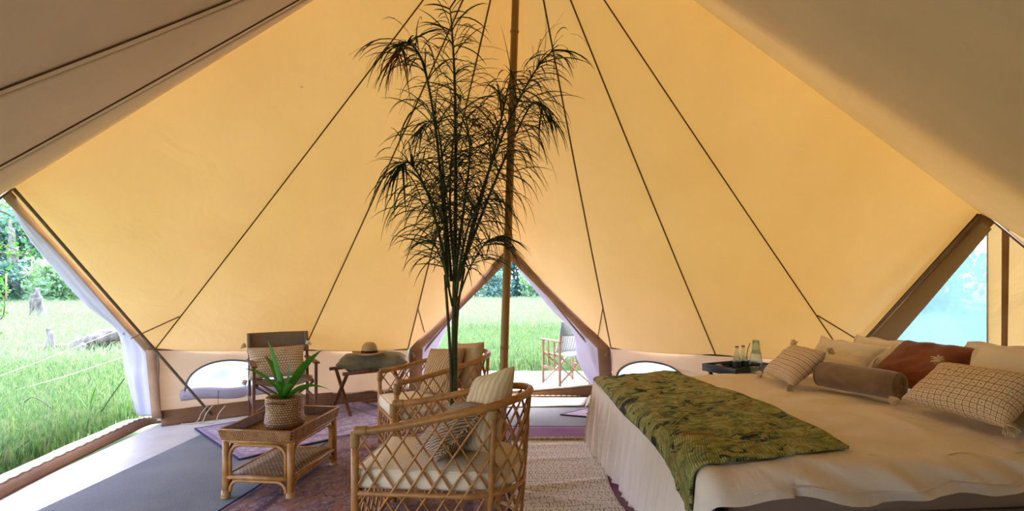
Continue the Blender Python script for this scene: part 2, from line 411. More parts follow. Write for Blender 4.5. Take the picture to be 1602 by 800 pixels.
M['tarp'] = simple('blue_grey_tarp', '3f4f5c', .8, '33424d', 3, .1)
M['tassel'] = simple('cream_yarn', 'f0dfc0', .95, 'd8c096', 60, .5, 200)
M['rosepot'] = simple('pale_stoneware', 'a08a80', .6)

# ------------------------------------------------------------------ ground
GZ = -.08
def gz(x, y): return GZ + .05 * ns((x, y, 0), .25) - .02 + (0.0 if y < 12 else .12 * ns((x, y, 3), .06))
mb = MB()
def gfn(u, v):
    x = -90 + 180 * u; y = -14 + 110 * v
    return Vector((x, y, gz(x, y)))
mb.grid(gfn, 60, 50)
g = obj('ground', mb, M['ground']); structure(g)
# groundsheet / floor inside the tent
floor_poly = [(-3.62, 5.28), (-2.5, 6.1), (-1.45, 6.5), (-1.3, 6.95), (1.2, 6.95), (1.35, 6.5), (2.25, 5.6), (3.25, 5.0), (4.7, 2.6), (3.2, .5), (.9, -.6), (-.9, -.6), (-3.0, .5), (-3.5, 2.0), (-3.42, 3.45)]
mb = MB(); n_ = len(floor_poly)
mb.add([(x, y, 0) for x, y in floor_poly] + [(x, y, -.06) for x, y in floor_poly], [tuple(range(n_))] + [(i, (i + 1) % n_, n_ + (i + 1) % n_, n_ + i) for i in range(n_)])
fl = obj('floor', mb, M['groundsheet'], smooth=False); structure(fl)

# ------------------------------------------------------------------ the tent
APEX = P(813, -201, 3.8)
AL = P(15, 298, 3.95); V0 = P(242, 547, 5.3); S2 = P(475, 548, 5.95); S3 = P(638, 547, 6.3)
AF = P(797, 385, 6.9); S4 = P(956, 545, 6.3); S5 = P(1120, 556, 5.4); S6 = P(1327, 566, 4.9)
AR = P(1535, 335, 4.17); NR1 = Vector((4.5, 2.6, .62)); NR2 = Vector((3.1, .5, .8)); AN = Vector((0, -.45, 2.35))
NL2 = Vector((-2.95, .6, .8)); NL1 = Vector((-4.0, 2.0, .8))
ring = [AL, V0, S2, S3, AF, S4, S5, S6, AR, NR1, NR2, AN, NL2, NL1]
def panel_pt(A, B, u, v, sag=.06, sl=0, sr=0):
    d = lerp(A, B, u) - APEX; p = APEX + d * v
    nrm = (A - APEX).cross(B - APEX).normalized()
    if nrm.z > 0: nrm = -nrm
    wv = lerp(sl, sr, u)
    p = p + nrm * (sag * 4 * u * (1 - u) * v * (1.15 - v * .6))
    p = p + Vector((0, 0, -1)) * wv * math.sin(math.pi * v) 
    # radial tension creases that fade away from the seams
    p = p + nrm * (.006 * ns((u * 9 * v + 3, v * 1.5, A.x), 1.0) * v + .012 * ns((p.x, p.y, p.z), .9)) * min(1, u * 6, (1 - u) * 6)
    if A is AF or B is AF:
        w_ = u if A is AF else 1 - u
        p = p + nrm * .012 * math.sin(w_ * 34) * math.exp(-w_ * 4) * min(1, w_ * 8) * v ** .5
    return p
roof = empty_struct('ceiling')
sags = {0: (0, .02), 1: (.02, .03), 2: (.03, .05), 3: (.05, 0), 4: (0, .05), 5: (.05, .03), 6: (.03, .02), 7: (.02, 0), 8: (0, .03), 9: (.03, .1), 10: (.1, 0), 11: (0, .1), 12: (.1, .04), 13: (.04, 0)}
for i in range(14):
    A, B = ring[i], ring[(i + 1) % 14]; mb = MB()
    mb.grid(lambda u, v: panel_pt(A, B, u, .004 + .996 * v, .05 if i in (0, 7) else (.02 if i > 7 else .05), *sags[i]), 16, 36)
    obj('roof_panel', mb, M['canvas'], roof)
for i in (9, 10, 11, 12, 13):      # unseen sheets added outside the entrance half to shade the near roof panels
    A, B = ring[i], ring[(i + 1) % 14]; nn = (A - APEX).cross(B - APEX).normalized()
    if nn.z < 0: nn = -nn
    mb = MB(); mb.grid(lambda u, v: panel_pt(A, B, u, .03 + 1.0 * v, -.02) + nn * .09, 8, 8)
    obj('unseen_shade_sheet', mb, M['shade_sheet'], roof)
def ridge_pt(A, v, s): return APEX + (A - APEX) * v + Vector((0, 0, -s * math.sin(math.pi * v)))
for i in range(14):
    A = ring[i]; s = sags[i][0]
    inward = (Vector((0, 3.4, 1.2)) - A).normalized() * .007
    pts = [ridge_pt(A, .01 + .99 * k / 24, s) + inward for k in range(25)]
    if i in (0, 8, 9, 10): continue
    r_ = .008 if i not in (4,) else .006
    obj('seam', MB().tube(pts, r_, 6, flat=.35), M['seam'], roof)
# short Y shaped seams near the ground
for (a, ta, tgt) in ((V0, .905, P(205, 530, 5.05)), (S3, .86, P(664, 520, 6.35)), (S4, .86, P(935, 530, 6.35)), (S6, .88, P(1350, 537, 4.75))):
    p0 = ridge_pt(a, ta, .02) + Vector((0, -.012, 0)); obj('seam', MB().tube([p0, lerp(p0, tgt, .5), tgt], .006, 5), M['seam'], roof)
# extra thin seams on the steep centre panels
for px in (742, 772, 866):
    pass
# folded near canvas creases
for a, s_, off in ((NL1, .06, .03), (NL2, .12, .03)):
    pts = [ridge_pt(a, .1 + .9 * k / 24, s_) + Vector((0, .012, -.004)) for k in range(25)]
    obj('canvas_fold', MB().tube(pts, [.007 + .004 * math.sin(k * .55) ** 2 for k in range(25)], 8, flat=.6), M['canvas'], roof)

# hem bands along the openings (brown webbing)
def band(pts_a, wd, inward, parent, name='hem_band', m='brown', th=.004, n=24):
    def fn(u, v):
        a = poly_at(pts_a, u); return a + Vector(inward) * (wd * v)
    mb = MB().grid(fn, n, 1); return obj(name, mb, M[m], parent, solid=th)
# walls
base = {'V0': P(252, 664, 5.23), 'S2': P(475, 636, 6.02), 'S3': P(640, 622, 6.51), 'S4': P(960, 622, 6.51), 'S5': Vector((2.22, 5.55, 0)), 'S6': Vector((3.25, 5.0, 0)),
        'NR1': Vector((4.62, 2.6, 0)), 'NR2': Vector((3.15, .45, 0)), 'NL2': Vector((-2.98, .5, 0)), 'NL1': Vector((-3.6, 2.0, 0)), 'L': Vector((-.95, -.5, 0)), 'R': Vector((.95, -.5, 0))}
for k in base: base[k].z = 0
def wall(name, J0, J1, B0, B1, hole=None, seed=0, flap=True):
    """vertical canvas wall between two seams, joint line J0-J1, ground line B0-B1, optional half moon window in uv space"""
    out = [(0, 0), (1, 0), (1, 1), (0, 1)]
    def pt(u, v):
        p = lerp(lerp(B0, B1, u), lerp(J0, J1, u), v)
        nrm = (B1 - B0).cross(Vector((0, 0, 1))).normalized()
        dd = .03 * ns((u * 3, v * 1.2, seed), 2.0) * math.sin(math.pi * v) + .015 * math.sin(10 * u + 6 * v + seed) * (1 - v) * v * 2
        return p + nrm * dd
    w_ = empty_struct(name)
    if not hole:
        obj('canvas_panel', MB().grid(pt, 20, 8), M['wallcanvas'], w_)
    else:
        u0, u1, v0, v1 = hole; N = 28
        arc = [((u0 + u1) / 2 - (u1 - u0) / 2 * math.cos(math.pi * k / N), v0 + (v1 - v0) * math.sin(math.pi * k / N) ** .8) for k in range(N + 1)]
        outer = [(k / 14, 0) for k in range(14)] + [(1, k / 6) for k in range(6)] + [(1 - k / 14, 1) for k in range(14)] + [(0, 1 - k / 6) for k in range(6)]
        hp = list(reversed(arc))
        tris = tessellate_polygon([[Vector((a, b, 0)) for a, b in outer], [Vector((a, b, 0)) for a, b in hp]])
        allp = outer + hp
        obj('canvas_panel', MB().add([pt(a, b) for a, b in allp], [tuple(t) for t in tris]), M['wallcanvas'], w_)
        # window film with slight relief, arched trim, sagging lower fold
        cu = (u0 + u1) / 2
        def film(a, b):
            ang = math.pi * a; uu = cu - (u1 - u0) / 2 * math.cos(ang); vv = v0 + (v1 - v0) * math.sin(ang) ** .8 * b
            return pt(uu, vv) + Vector((0, .012, 0))
        obj('window_film', MB().grid(film, 28, 8), M['pvc2'], w_)
        obj('window_trim', MB().tube([pt(a, b) + Vector((0, -.012, 0)) for a, b in arc], .016, 8, flat=.5), M['steel'], w_, label='brown zip edging of the half moon window')
        def fold(a, b):
            p = pt(lerp(u0 - .03, u1 + .03, a), v0 + .03)
            return p + Vector((0, -.03 * math.sin(math.pi * b), .05 - .12 * b + .012 * math.sin(9 * a)))
        obj('rolled_window_cover', MB().grid(fold, 24, 6), M['flap'], w_, solid=.004)
        for f_ in (.35, .75):
            q = pt(lerp(u0, u1, f_), v0 + .02) + Vector((0, -.04, 0))
            obj('tie', MB().tube([q + Vector((0, 0, .02)), q + Vector((.012, 0, .03)), q, q + Vector((.002, 0, -.12))], .003, 5), M['seam'], w_)
    obj('seam', MB().tube([lerp(J0, J1, k / 10) + Vector((0, -.008, 0)) for k in range(11)], .009, 6), M['seam'], w_)
    if flap:
        nrm = (B1 - B0).cross(Vector((0, 0, 1))).normalized()
        def fl_(u, v):
            p = lerp(B0, B1, u); return p + nrm * (.02 + .10 * (1 - v) ** 2 + .012 * ns((u * 6, v, seed), 1.5)) + Vector((0, 0, .003 + (.14 + .01 * ns((u * 4, 0, seed))) * v))
        obj('mud_flap', MB().grid(fl_, 24, 5), M['mud'], w_, solid=.004)
    return w_
wall('wall_left', V0, S2, base['V0'], base['S2'], (.17, .80, .34, .84), 1)
wall('wall_back_left', S2, S3, base['S2'], base['S3'], None, 2)
wall('wall_back_right', S4, S5, base['S4'], base['S5'], (.04, .78, .30, .80), 3)
wall('wall_front_right', NR1, NR2, base['NR1'], base['NR2'], None, 5, False)
wall('wall_entrance_right', NR2, lerp(NR2, AN, .5), base['NR2'], base['R'], None, 7, False)
d4 = empty_struct('door_4')
EN = [base['R'], base['L'], lerp(AN, NL2, .5), AN, lerp(NR2, AN, .5)]
obj('canvas_panel', MB().add(EN, [tuple(range(5))]), M['wallcanvas'], d4, smooth=False, solid=.004)
wall('wall_right', S5, S6, base['S5'], base['S6'], None, 4)

# door flaps: canvas tied back beside an opening
def flap(name, inner, outer, bulge, seed, parent, n=48, m=14):
    I = [P(*a) for a in inner]; O = [P(*a) for a in outer]
    def fn(u, v):
        a = poly_at(I, u); b = poly_at(O, u); p = lerp(a, b, v)
        f = math.sin(math.pi * v)
        wob = .5 * math.sin(v * 13 + u * 5 + seed) + .35 * math.sin(v * 23 - u * 9 + seed * 2) + .5 * ns((u * 7, v * 5, seed), 1.3)
        return p + Vector((0, -bulge * f - .028 * wob * f * (.5 + u), 0)) + Vector((.01 * wob * f, 0, 0))
    return obj(name, MB().grid(fn, n, m), M['flap'], parent, solid=.003)
d1 = empty_struct('door_1')
inn = [(16, 297, 3.95), (70, 352, 4.25), (118, 403, 4.55), (180, 476, 4.95), (243, 548, 5.28), (249, 600, 5.26), (252, 650, 5.24)]
out = [(5, 299, 3.99), (42, 368, 4.35), (85, 422, 4.75), (135, 478, 5.15), (184, 520, 5.45), (196, 582, 5.6), (214, 650, 5.62)]
flap('door_flap', inn, out, .05, 1.0, d1)
I = [P(a, b, y - .01) for a, b, y in inn[:5]]
def hb(u, v):
    a = poly_at(I, u); return a + Vector((-1, 0, -.55)).normalized() * (.085 * v) + Vector((0, -.012, 0))
obj('hem_band', MB().grid(hb, 30, 3), M['brown'], d1, solid=.003)
obj('hem_band', MB().grid(lambda u, v: lerp(P(243, 548, 5.22), P(253, 655, 5.18), u) + Vector((-.10 * v, 0, 0)), 8, 2), M['brown'], d1, solid=.003)
rp0, rp1 = P(21, 295, 3.90), Vector((-3.18, 5.46, 0.01))
obj('frame_pole', MB().tube([lerp(rp0, rp1, k / 6) for k in range(7)], .014, 8), M['steel'], d1)
obj('frame_pole', MB().tube([P(17, 296, 3.93), Vector((-4.6, 2.2, .0))], .014, 8), M['steel'], d1)
obj('strap', MB().tube([P(184, 517, 5.40), P(192, 523, 5.32), P(200, 508, 5.2), P(196, 492, 5.1)], .006, 6), M['flap'], d1)
# sill of the left opening: brown upstand with a cream roped hem
SL = [P(268, 662, 5.24), P(236, 664, 5.2), P(200, 682, 4.83), P(150, 707, 4.36), P(80, 742, 3.84), P(0, 783, 3.36), P(-120, 850, 2.8), P(-400, 960, 2.1)]
for q in SL: q.z = 0
def sill(u, v):
    p = poly_at(SL, u); return p + Vector((-.09 * v, -.0, .004 + .055 * math.sin(v * 1.5)))
obj('mud_flap', MB().grid(sill, 60, 6), M['mud'], d1, solid=.004)
def roll(u, v):
    p = poly_at(SL, u) + Vector((-.175, 0, .045)); r = .030 + .008 * ns((u * 8, 0, 2)); a = v * 2 * math.pi
    return p + Vector((math.cos(a) * r * 2.8, 0, math.sin(a) * r * .5 + .004 * ns((u * 16, 1, 5))))
obj('rolled_hem', MB().grid(roll, 90, 10), M['cream'], d1)
def ropept(u): 
    p = poly_at(SL, u) + Vector((-.09, 0, .066)); return p + Vector((.006 * math.sin(u * 190), 0, .004 * math.cos(u * 190)))
obj('rope', MB().tube([ropept(k / 400) for k in range(401)], .007, 6), M['rope'], d1)
for x0 in (310, 318, 338):
    q = P(x0, 655, 5.3); q.z = 0.01; q += Vector((0, -.03, 0))
    obj('tie_cord', MB().tube(curve([q + Vector((.06, .1, .15)), q + Vector((.02, .05, .08)), q, q + Vector((-.12, -.06, -.002))], 10), .005, 5), M['rope'], d1)

d2 = empty_struct('door_2')
innL = [(797, 386, 6.88), (748, 436, 6.75), (700, 484, 6.6), (668, 517, 6.45), (641, 546, 6.32), (640, 580, 6.4), (640, 620, 6.5)]
outL = [(797, 400, 6.95), (768, 432, 6.92), (735, 468, 6.9), (708, 500, 6.9), (688, 540, 6.9), (676, 580, 6.9), (668, 600, 6.9)]
flap('door_flap', innL, outL, .03, 2.0, d2)
innR = [(797, 386, 6.88), (840, 428, 6.75), (880, 468, 6.6), (920, 510, 6.45), (955, 545, 6.32), (957, 580, 6.4), (959, 620, 6.5)]
outR = [(797, 402, 6.95), (826, 440, 6.92), (862, 484, 6.9), (896, 520, 6.9), (903, 562, 6.9), (922, 598, 6.85), (940, 614, 6.7)]
flap('door_flap', innR, outR, .05, 3.0, d2)
def hb2(pts, s):
    I2 = [P(a, b, y - .03) for a, b, y in pts[:5]]
    def fn(u, v):
        a = poly_at(I2, u); return a + Vector((-s * .35, 0, -1)).normalized() * (.13 * v) 
    obj('hem_band', MB().grid(fn, 30, 2), M['brown'], d2, solid=.003)
    bot = P(pts[6][0], 612, 6.42); top = I2[4]
    obj('hem_band', MB().grid(lambda u, v: lerp(top, bot, u) + Vector((-s * .16 * v, 0, 0)), 8, 2), M['brown'], d2, solid=.003)
hb2(innL, -1); hb2(innR, 1)
for s, q in ((-1, P(606, 606, 6.55)), (1, P(985, 606, 6.55))):
    q.z = .01; obj('frame_pole', MB().tube([P(797, 388, 6.80), q], .012, 8), M['steel'], d2)
obj('door_cap', MB().box(P(797, 389, 6.82), (.16, .05, .06)), M['brown'], d2)
obj('zip_cord', MB().tube([P(633, 556, 6.2), P(633.5, 575, 6.2)], .005, 5), M['seam'], d2)
obj('toggle', MB().lathe([(0, -.012), (.012, 0), (0, .012)], 8, c=P(633.5, 577, 6.2)), M['seam'], d2)
# threshold of the back opening: brown fold rising to the right
def thr(u, v):
    a = lerp(Vector((-1.3, 6.62, 0)), Vector((1.3, 6.45, 0)), u)
    h = .045 + .13 * max(0, (u - .45) / .55) ** 1.3
    return a + Vector((0, .10 * v, h * math.sin(v * math.pi * .75)))
obj('threshold', MB().grid(thr, 40, 8), M['mud'], d2, solid=.004)
obj('threshold_edge', MB().tube([thr(k / 40, .62) + Vector((0, 0, .012)) for k in range(41)], .012, 6), M['cream'], d2)

# right door: closed panel with a triangular window
d3 = empty_struct('door_3')
A0, B0_, C0 = AR, S6, NR1
nrm3 = (B0_ - A0).cross(C0 - A0).normalized()
def hit(px, py, off=0.0):
    d = P(px, py, 1.0) - Vector((0, 0, EYE)); o = Vector((0, 0, EYE)); t = (A0 - o).dot(nrm3) / d.dot(nrm3)
    return o + d * t + nrm3 * off * (-1 if nrm3.dot(d) > 0 else 1)
Wl = [(1545, 349), (1520, 378), (1490, 415), (1460, 450), (1432, 486), (1410, 520), (1388, 552), (1372, 600), (1372, 640), (1545, 640)]
bot3 = [hit(1322, 660), hit(2185, 800)]
outer_px = [(1537, 334), (1430, 450), (1322, 568), (1318, 680), (1500, 720), (1800, 780), (2195, 860), (2185, 692), (1850, 507)]
allp = outer_px + list(reversed(Wl))
tris = tessellate_polygon([[Vector((a, b, 0)) for a, b in outer_px], [Vector((a, b, 0)) for a, b in reversed(Wl)]])
M['sidecanvas'] = canvas_mat('door_panel_canvas', 'd0bd94', 'b89560', .35, False)
obj('canvas_panel', MB().add([hit(a, b) for a, b in allp], [tuple(t) for t in tris]), M['sidecanvas'], d3, smooth=False)
tw = tessellate_polygon([[Vector((a, b, 0)) for a, b in Wl]])
obj('window_film', MB().add([hit(a, b, -.01) for a, b in Wl], [tuple(t) for t in tw]), M['pvc'], d3, smooth=False)
obj('window_edge', MB().tube([hit(1545.5, 347, .01), hit(1545.5, 640, .01)], .006, 6), M['cream'], d3)
obj('zip_strip', MB().grid(lambda u, v: hit(lerp(lerp(1568, 1567, v), lerp(1580, 1576, v), u), lerp(352, 600, v), .008), 3, 12), M['brown'], d3, solid=.004)
obj('hem_band', MB().grid(lambda u, v: hit(lerp(1536, 1322, u) + 22 * v * (1 - .0 * u), lerp(335, 568, u) + 14 * v, .02), 24, 3), M['brown'], d3, solid=.003)
M['rolledge'] = cloth_mat('rolled_canvas_edge', 'a58a68', wr=.4)
def rl(u, v):
    a = v * math.pi * 2; px, py = lerp(1541, 1350, u), lerp(350, 560, u)
    c0 = hit(px + 4, py + 3, .02); w_ = .05 + .05 * u
    return c0 + (hit(px + 20, py + 16, .02) - hit(px, py, .02)).normalized() * math.cos(a) * w_ + nrm3 * (-.012) * math.sin(a)
obj('rolled_flap', MB().grid(rl, 24, 12), M['rolledge'], d3)
obj('frame_pole', MB().tube([P(1535, 336, 4.12), P(1350, 537, 4.62), P(1280, 612, 4.85)], .013, 8), M['steel'], d3)
obj('hem_tape', MB().tube([P(1535, 335, 4.14) + Vector((-.02, 0, 0)), P(1322, 566, 4.84)], .012, 6), M['seam'], d3)
obj('frame_pole', MB().tube([AR + Vector((0, -.03, 0)), NR1 + Vector((-.1, .1, -.4))], .013, 8), M['steel'], d3)

# centre pole of bamboo lengths with metal sleeve
pole = thing('centre_pole', 'tall bamboo centre pole rising from the floor to the tent peak', 'tent pole', (-.085, 3.8, 0))
pb = Vector((-.087, 3.8, .002)); pt_ = APEX
def pp(z): return lerp(pb, pt_, z / APEX.z)
zs = [0, .62, .625, 1.9, 2.62, 3.2, 3.7, 4.1, 4.44]
prof = []
for i in range(60):
    z = 4.44 * i / 59; r = .031 - .004 * i / 59; prof.append((z, r))
pts = [pp(z) for z, r in prof]; obj('bamboo_pole', MB().tube(pts, [r for z, r in prof], 14), M['bamboo'], pole)
for z in (.95, 1.75, 2.55, 3.3, 3.95):
    obj('bamboo_node', MB().tube([pp(z - .012), pp(z - .004), pp(z + .004), pp(z + .012)], [.029, .034, .034, .029], 14), M['bamboo'], pole)
obj('pole_foot', MB().lathe([(0, 0), (.07, 0), (.07, .012), (.04, .016), (.04, .08), (.034, .082)], 20, c=pb), M['steel'], pole)
obj('peak_cap', MB().lathe([(.034, -.02), (.12, -.01), (.12, .02), (0, .05)], 20, c=APEX + Vector((0, 0, -.06))), M['brown'], pole)

# ------------------------------------------------------------------ floor coverings
def flat_rug(corners, m, z, th=.008, n=(40, 40), name='rug', wav=.004, parent=None, binding=None, seed=0):
    cs = [Vector((a, b, 0)) for a, b in corners]
    def fn(u, v):
        p = lerp(lerp(cs[0], cs[1], u), lerp(cs[3], cs[2], u), v); p.z = z + th / 2 + wav * (1 + ns((p.x * 2, p.y * 2, seed), 1.2)); return p
    o = obj(name, MB().grid(fn, *n), m, parent, solid=th)
    if binding:
        edge = [fn(k / 20, 0) for k in range(20)] + [fn(1, k / 20) for k in range(20)] + [fn(1 - k / 20, 1) for k in range(20)] + [fn(0, 1 - k / 20) for k in range(20)]
        obj('binding', MB().tube(edge, .011, 6, closed=True, flat=.6), binding, parent if parent else o)
    return o
gp = lambda px, py: (lambda Y: ((px - 801) * Y / FPX, Y))(EYE * FPX / (py - HOR))
# grey carpet, wide piece under everything
gc = [gp(60, 800), gp(308, 684), gp(345, 668), (-2.3, 5.75), (-1.5, 6.0), (1.6, 6.0), (2.1, 5.3), (2.9, 4.8), (3.9, 2.9), (2.2, 1.4), (-2.0, 1.4), (-3.0, 2.2)]
mb = MB(); n_ = len(gc)
mb.add([(x, y, .006) for x, y in gc] + [(x, y, .0005) for x, y in gc], [tuple(range(n_))] + [(i, (i + 1) % n_, n_ + (i + 1) % n_, n_ + i) for i in range(n_)])
tag(obj('carpet', mb, M['greycarpet'], smooth=False), 'large flecked grey carpet covering the tent floor under the rugs', 'carpet')
t = thing('persian_rug', 'faded mauve persian rug with navy edge under the dark folding chair', 'rug', (-2.2, 4.2, 0))
u_ = Vector((.71, .70)); v_ = Vector((-.70, .69)); c_ = Vector((-2.2, 4.12))
cs = [c_, c_ + u_ * 1.75, c_ + u_ * 1.75 + v_ * 1.3, c_ + v_ * 1.3]
flat_rug([tuple(a) for a in cs], M['rug_mauve'], .0075, .007, (50, 40), 'pile', .004, t, M['navy'], 1)
t = thing('persian_rug', 'dusky brown and plum persian rug under the coffee table and armchairs', 'rug', (-1, 3.5, 0))
flat_rug([(-1.98, 1.6), (-.02, 1.6), (-.02, 5.0), (-1.62, 4.72)], M['rug_brown'], .0075 + .009, .006, (60, 60), 'pile', .003, t, M['navy'], 2)
t = thing('plum_rug', 'plum purple rug border lying beneath the cream runner and the bed', 'rug', (.6, 3.5, 0))
flat_rug([(-.15, 1.6), (1.5, 1.6), (1.5, 5.08), (-.15, 5.1)], M['purple'], .007, .006, (40, 60), 'pile', .002, t, M['navy'], 3)
t = thing('runner_rug', 'cream runner with brown key pattern beside the bed', 'rug', (.35, 3.5, 0))
rc = [(.0, 1.7), (.69, 1.7), (.695, 4.62), (.0, 4.62)]
csr = [Vector((a, b, 0)) for a, b in rc]
def rfn(u, v):
    p = lerp(lerp(csr[0], csr[1], u), lerp(csr[3], csr[2], u), v)
    rip = 0
    for yc, k, am in ((3.55, .22, .028), (3.28, -.25, .034), (4.1, .1, .012), (4.45, .05, .012)):
        rip += am * math.exp(-((p.y - yc - k * (u - .5)) / .05) ** 2) * (.4 + .6 * (1 - u))
    p.z = .0205 + rip; p.x += .012 * math.sin(p.y * 5); return p
obj('pile', MB().grid(rfn, 24, 240), M['runner'], t, solid=.006)
mb = MB()
for k in range(110):
    u = k / 109; p = rfn(u, 1.0); a = random.uniform(-.5, .5)
    mb.tube([p, p + Vector((a * .02, .03, .008)), p + Vector((a * .06, .07 + random.random() * .02, .001))], .005, 4)
o = obj('fringe', mb, M['fringe'], t); 
obj('fringe_cord', MB().tube([rfn(k / 60, 1.0) + Vector((.0, -.005, .012 + .008 * ns((k * .4, 0, 0)))) for k in range(61)], .014, 7), M['fringe'], t)
t = thing('white_runner', 'sunlit white woven runner with tassels inside the back doorway', 'rug', (.4, 6.0, 0))
flat_rug([gp(680, 640), gp(912, 638), gp(922, 625), gp(680, 624)], cloth_mat('white_weave', 'c9c8c0', wr=.2), .0085, .008, (30, 12), 'pile', .006, t, None, 4)
mb = MB(); a0 = Vector((*gp(916, 638), .02)); a1 = Vector((*gp(924, 616), .03))
for k in range(26):
    p = lerp(a0, a1, k / 25); mb.tube([p, p + Vector((.03, -.02, .01)), p + Vector((.07, -.05 + .03 * random.random(), -.012))], .009, 4)
obj('fringe', mb, M['fringe'], t)
t = thing('patterned_mat', 'narrow brown mat with dark step pattern along the back threshold', 'rug', (.4, 6.4, 0))
flat_rug([gp(690, 622), gp(908, 625), gp(905, 613), gp(690, 616)], gridmat('brown_step_pattern', 26, 3, '8a6c4c', '2c2018', .2, .5), .016, .008, (30, 8), 'pile', .005, t, None, 5)
t = thing('small_rug', 'pointed corner of a pale pink rug on grey carpet beside the bed', 'rug', (1.0, 5.6, 0))
flat_rug([gp(877, 651), gp(935, 656), gp(1010, 640), gp(935, 638)], M['rug_mauve'], .0085, .006, (12, 12), 'pile', .002, t, M['navy'], 6)

# ------------------------------------------------------------------ bed
BO = Vector((.965, 2.44, 0)); BA = R(4.6)
bs = Vector((math.cos(BA), math.sin(BA), 0)); bt = Vector((-math.sin(BA), math.cos(BA), 0))
BL, BW, BH = 2.45, 2.08, .61
def bedpt(s, t): return BO + bs * s + bt * t
bed = thing('double_bed', 'wide bed made up with a cream white duvet on the right', 'bed', BO, BA)
obj('mattress', MB().box((BL / 2 + .06, BW / 2, .385), (BL - .14, BW - .16, .29)), M['mattress'], bed, world=False, bevel=.05)
obj('bed_base', MB().box((BL / 2 + .08, BW / 2, .16), (BL - .16, BW - .2, .16)), M['taupe'], bed, world=False, bevel=.01)
for sx in (.2, BL - .2):
    for sy in (.2, BW - .2):
        obj('leg', MB().lathe([(.03, 0), (.035, .08)], 12, c=(sx, sy, 0)), M['wood'], bed, world=False)
def drape(s, t, off=0.0, fold=1.0, rad=.09, puff=True, lim=None):
    """cloth laid over the bed: s,t run past the edges and turn down"""
    qs = min(max(s, 0), BL); qt = min(max(t, 0), BW); ds, dt_ = s - qs, t - qt
    d = math.hypot(ds, dt_); z = BH + off
    if puff:
        z += .022 * ns((s * 1.3, t * 1.3, 1.0), 1.2) + .010 * ns((s * 4, t * 2.5, 5.0)) - .02 * math.exp(-(s / .22) ** 2) - .035 * math.exp(-(t / .32) ** 2) + .008 * ns((s * 2.2 - t * 1.4, t * 3.2 + s * 2.5, 9), 1.6)
    if d < 1e-6: return Vector((s, t, z))
    nx, ny = ds / d, dt_ / d
    rad = rad + .07 * abs(ny) * (1 if dt_ < 0 else 0)
    q = rad * math.pi / 2
    if d < q:
        a = d / rad; return Vector((qs + nx * (rad + off) * math.sin(a), qt + ny * (rad + off) * math.sin(a), z - rad * (1 - math.cos(a))))
    h = d - q; zz = z - rad - h
    # folds
    tt = s * ny ** 2 + t * nx ** 2 + math.atan2(ny, nx) * .35
    f = fold * min(1, h / .25) * (.012 * math.sin(tt * 47 + 2 * ns((tt * 3, h * 2, 0))) + .010 * math.sin(tt * 83 + 3 * ns((tt * 5, h, 2))) + .035 * ns((tt * 4.5, h * .8, 3), 1.0) + .012 * ns((tt * 40, h * 1.5, 8)) + .006 * math.sin(tt * 140 + 4 * ns((tt * 6, h * 2, 4))))
    out_ = rad + off + f + .10 * h * fold * abs(nx)
    return Vector((qs + nx * out_, qt + ny * out_, max(zz, .012)))
def duv(u, v):
    s = lerp(-.72, BL + .0, u); t = lerp(-.27, BW + .3, v)
    # the near hem is pulled up and wavy
    if t < 0: t *= .92 + .25 * ns((s * 2.2, 0, 4))
    if s < 0 and t < 0: s_ = s * .95
    p = drape(s, t); 
    if t < 0 and s > .3:      # soft bulges along the near side
        p.y -= .05 * ns((s * 2.6 + t * 2, t * 5, 7)) + .018 * math.sin(s * 14 + t * 20 + 3 * ns((s * 2, t, 1))) 
    cr_ = ns(((s + t * .8) * 1.2, (s * .55 - t) * 5.5, 6)); p.z += .006 * ns((s * 9, t * 6, 2)) + .012 * cr_ * (1 if t > 0 else .3)
    if t < .1 and s > .2: p.y -= .03 * ns(((s + t * 1.2) * 7, (s - t) * 1.5, 12)) * min(1, (.1 - t) / .15)
    return p
obj('duvet', MB().grid(duv, 230, 220), M['duvet'], bed, world=False, label='cream white duvet hanging in pleats to the floor')
o = obj('bed_skirt', MB().grid(lambda u, v: Vector((.02 + .004 * math.sin(v * 200), lerp(.03, BW - .03, v), lerp(.01, .45, u))), 4, 160), M['duvet'], bed, world=False)
# hem seam of the duvet on the near side
o = obj('duvet_piping', MB().tube([duv((s - -.72) / (BL + .72), .018) + Vector((0, -.012, .012)) for s in [(.1 + 2.3 * k / 60) for k in range(61)]], .004, 5), M['duvet'], bed, world=False)
def thr_(u, v):
    # v 0 near .. 1 far ; u 0 foot .. 1 right
    s0 = lerp(-.20, -.06, v) - .13 * math.exp(-(v / .12) ** 2); s1 = .70 + .07 * math.sin(v * 3 + .4)
    t = lerp(-.035, BW + .08, v); t = t + (.10 * u - .02) * (1 - v) + .02 * math.sin(u * 7) * (1 - v)
    s = lerp(s0, s1, u)
    p = drape(s, t, .018, .5)
    e = min(u, 1 - u, v, 1 - v)
    p.z += .010 * ns((s * 6, t * 3, 3)) + .006 * ns((s * 22, t * 6, 9)) + .012 * min(1, e / .04)
    return p
tm = MB().grid(thr_, 70, 150)
tm.v = [BO + bs * p.x + bt * p.y + Vector((0, 0, p.z)) for p in tm.v]
tag(obj('throw_blanket', tm, M['throw'], solid=.014), 'green tapestry throw spread across the foot of the bed', 'blanket')

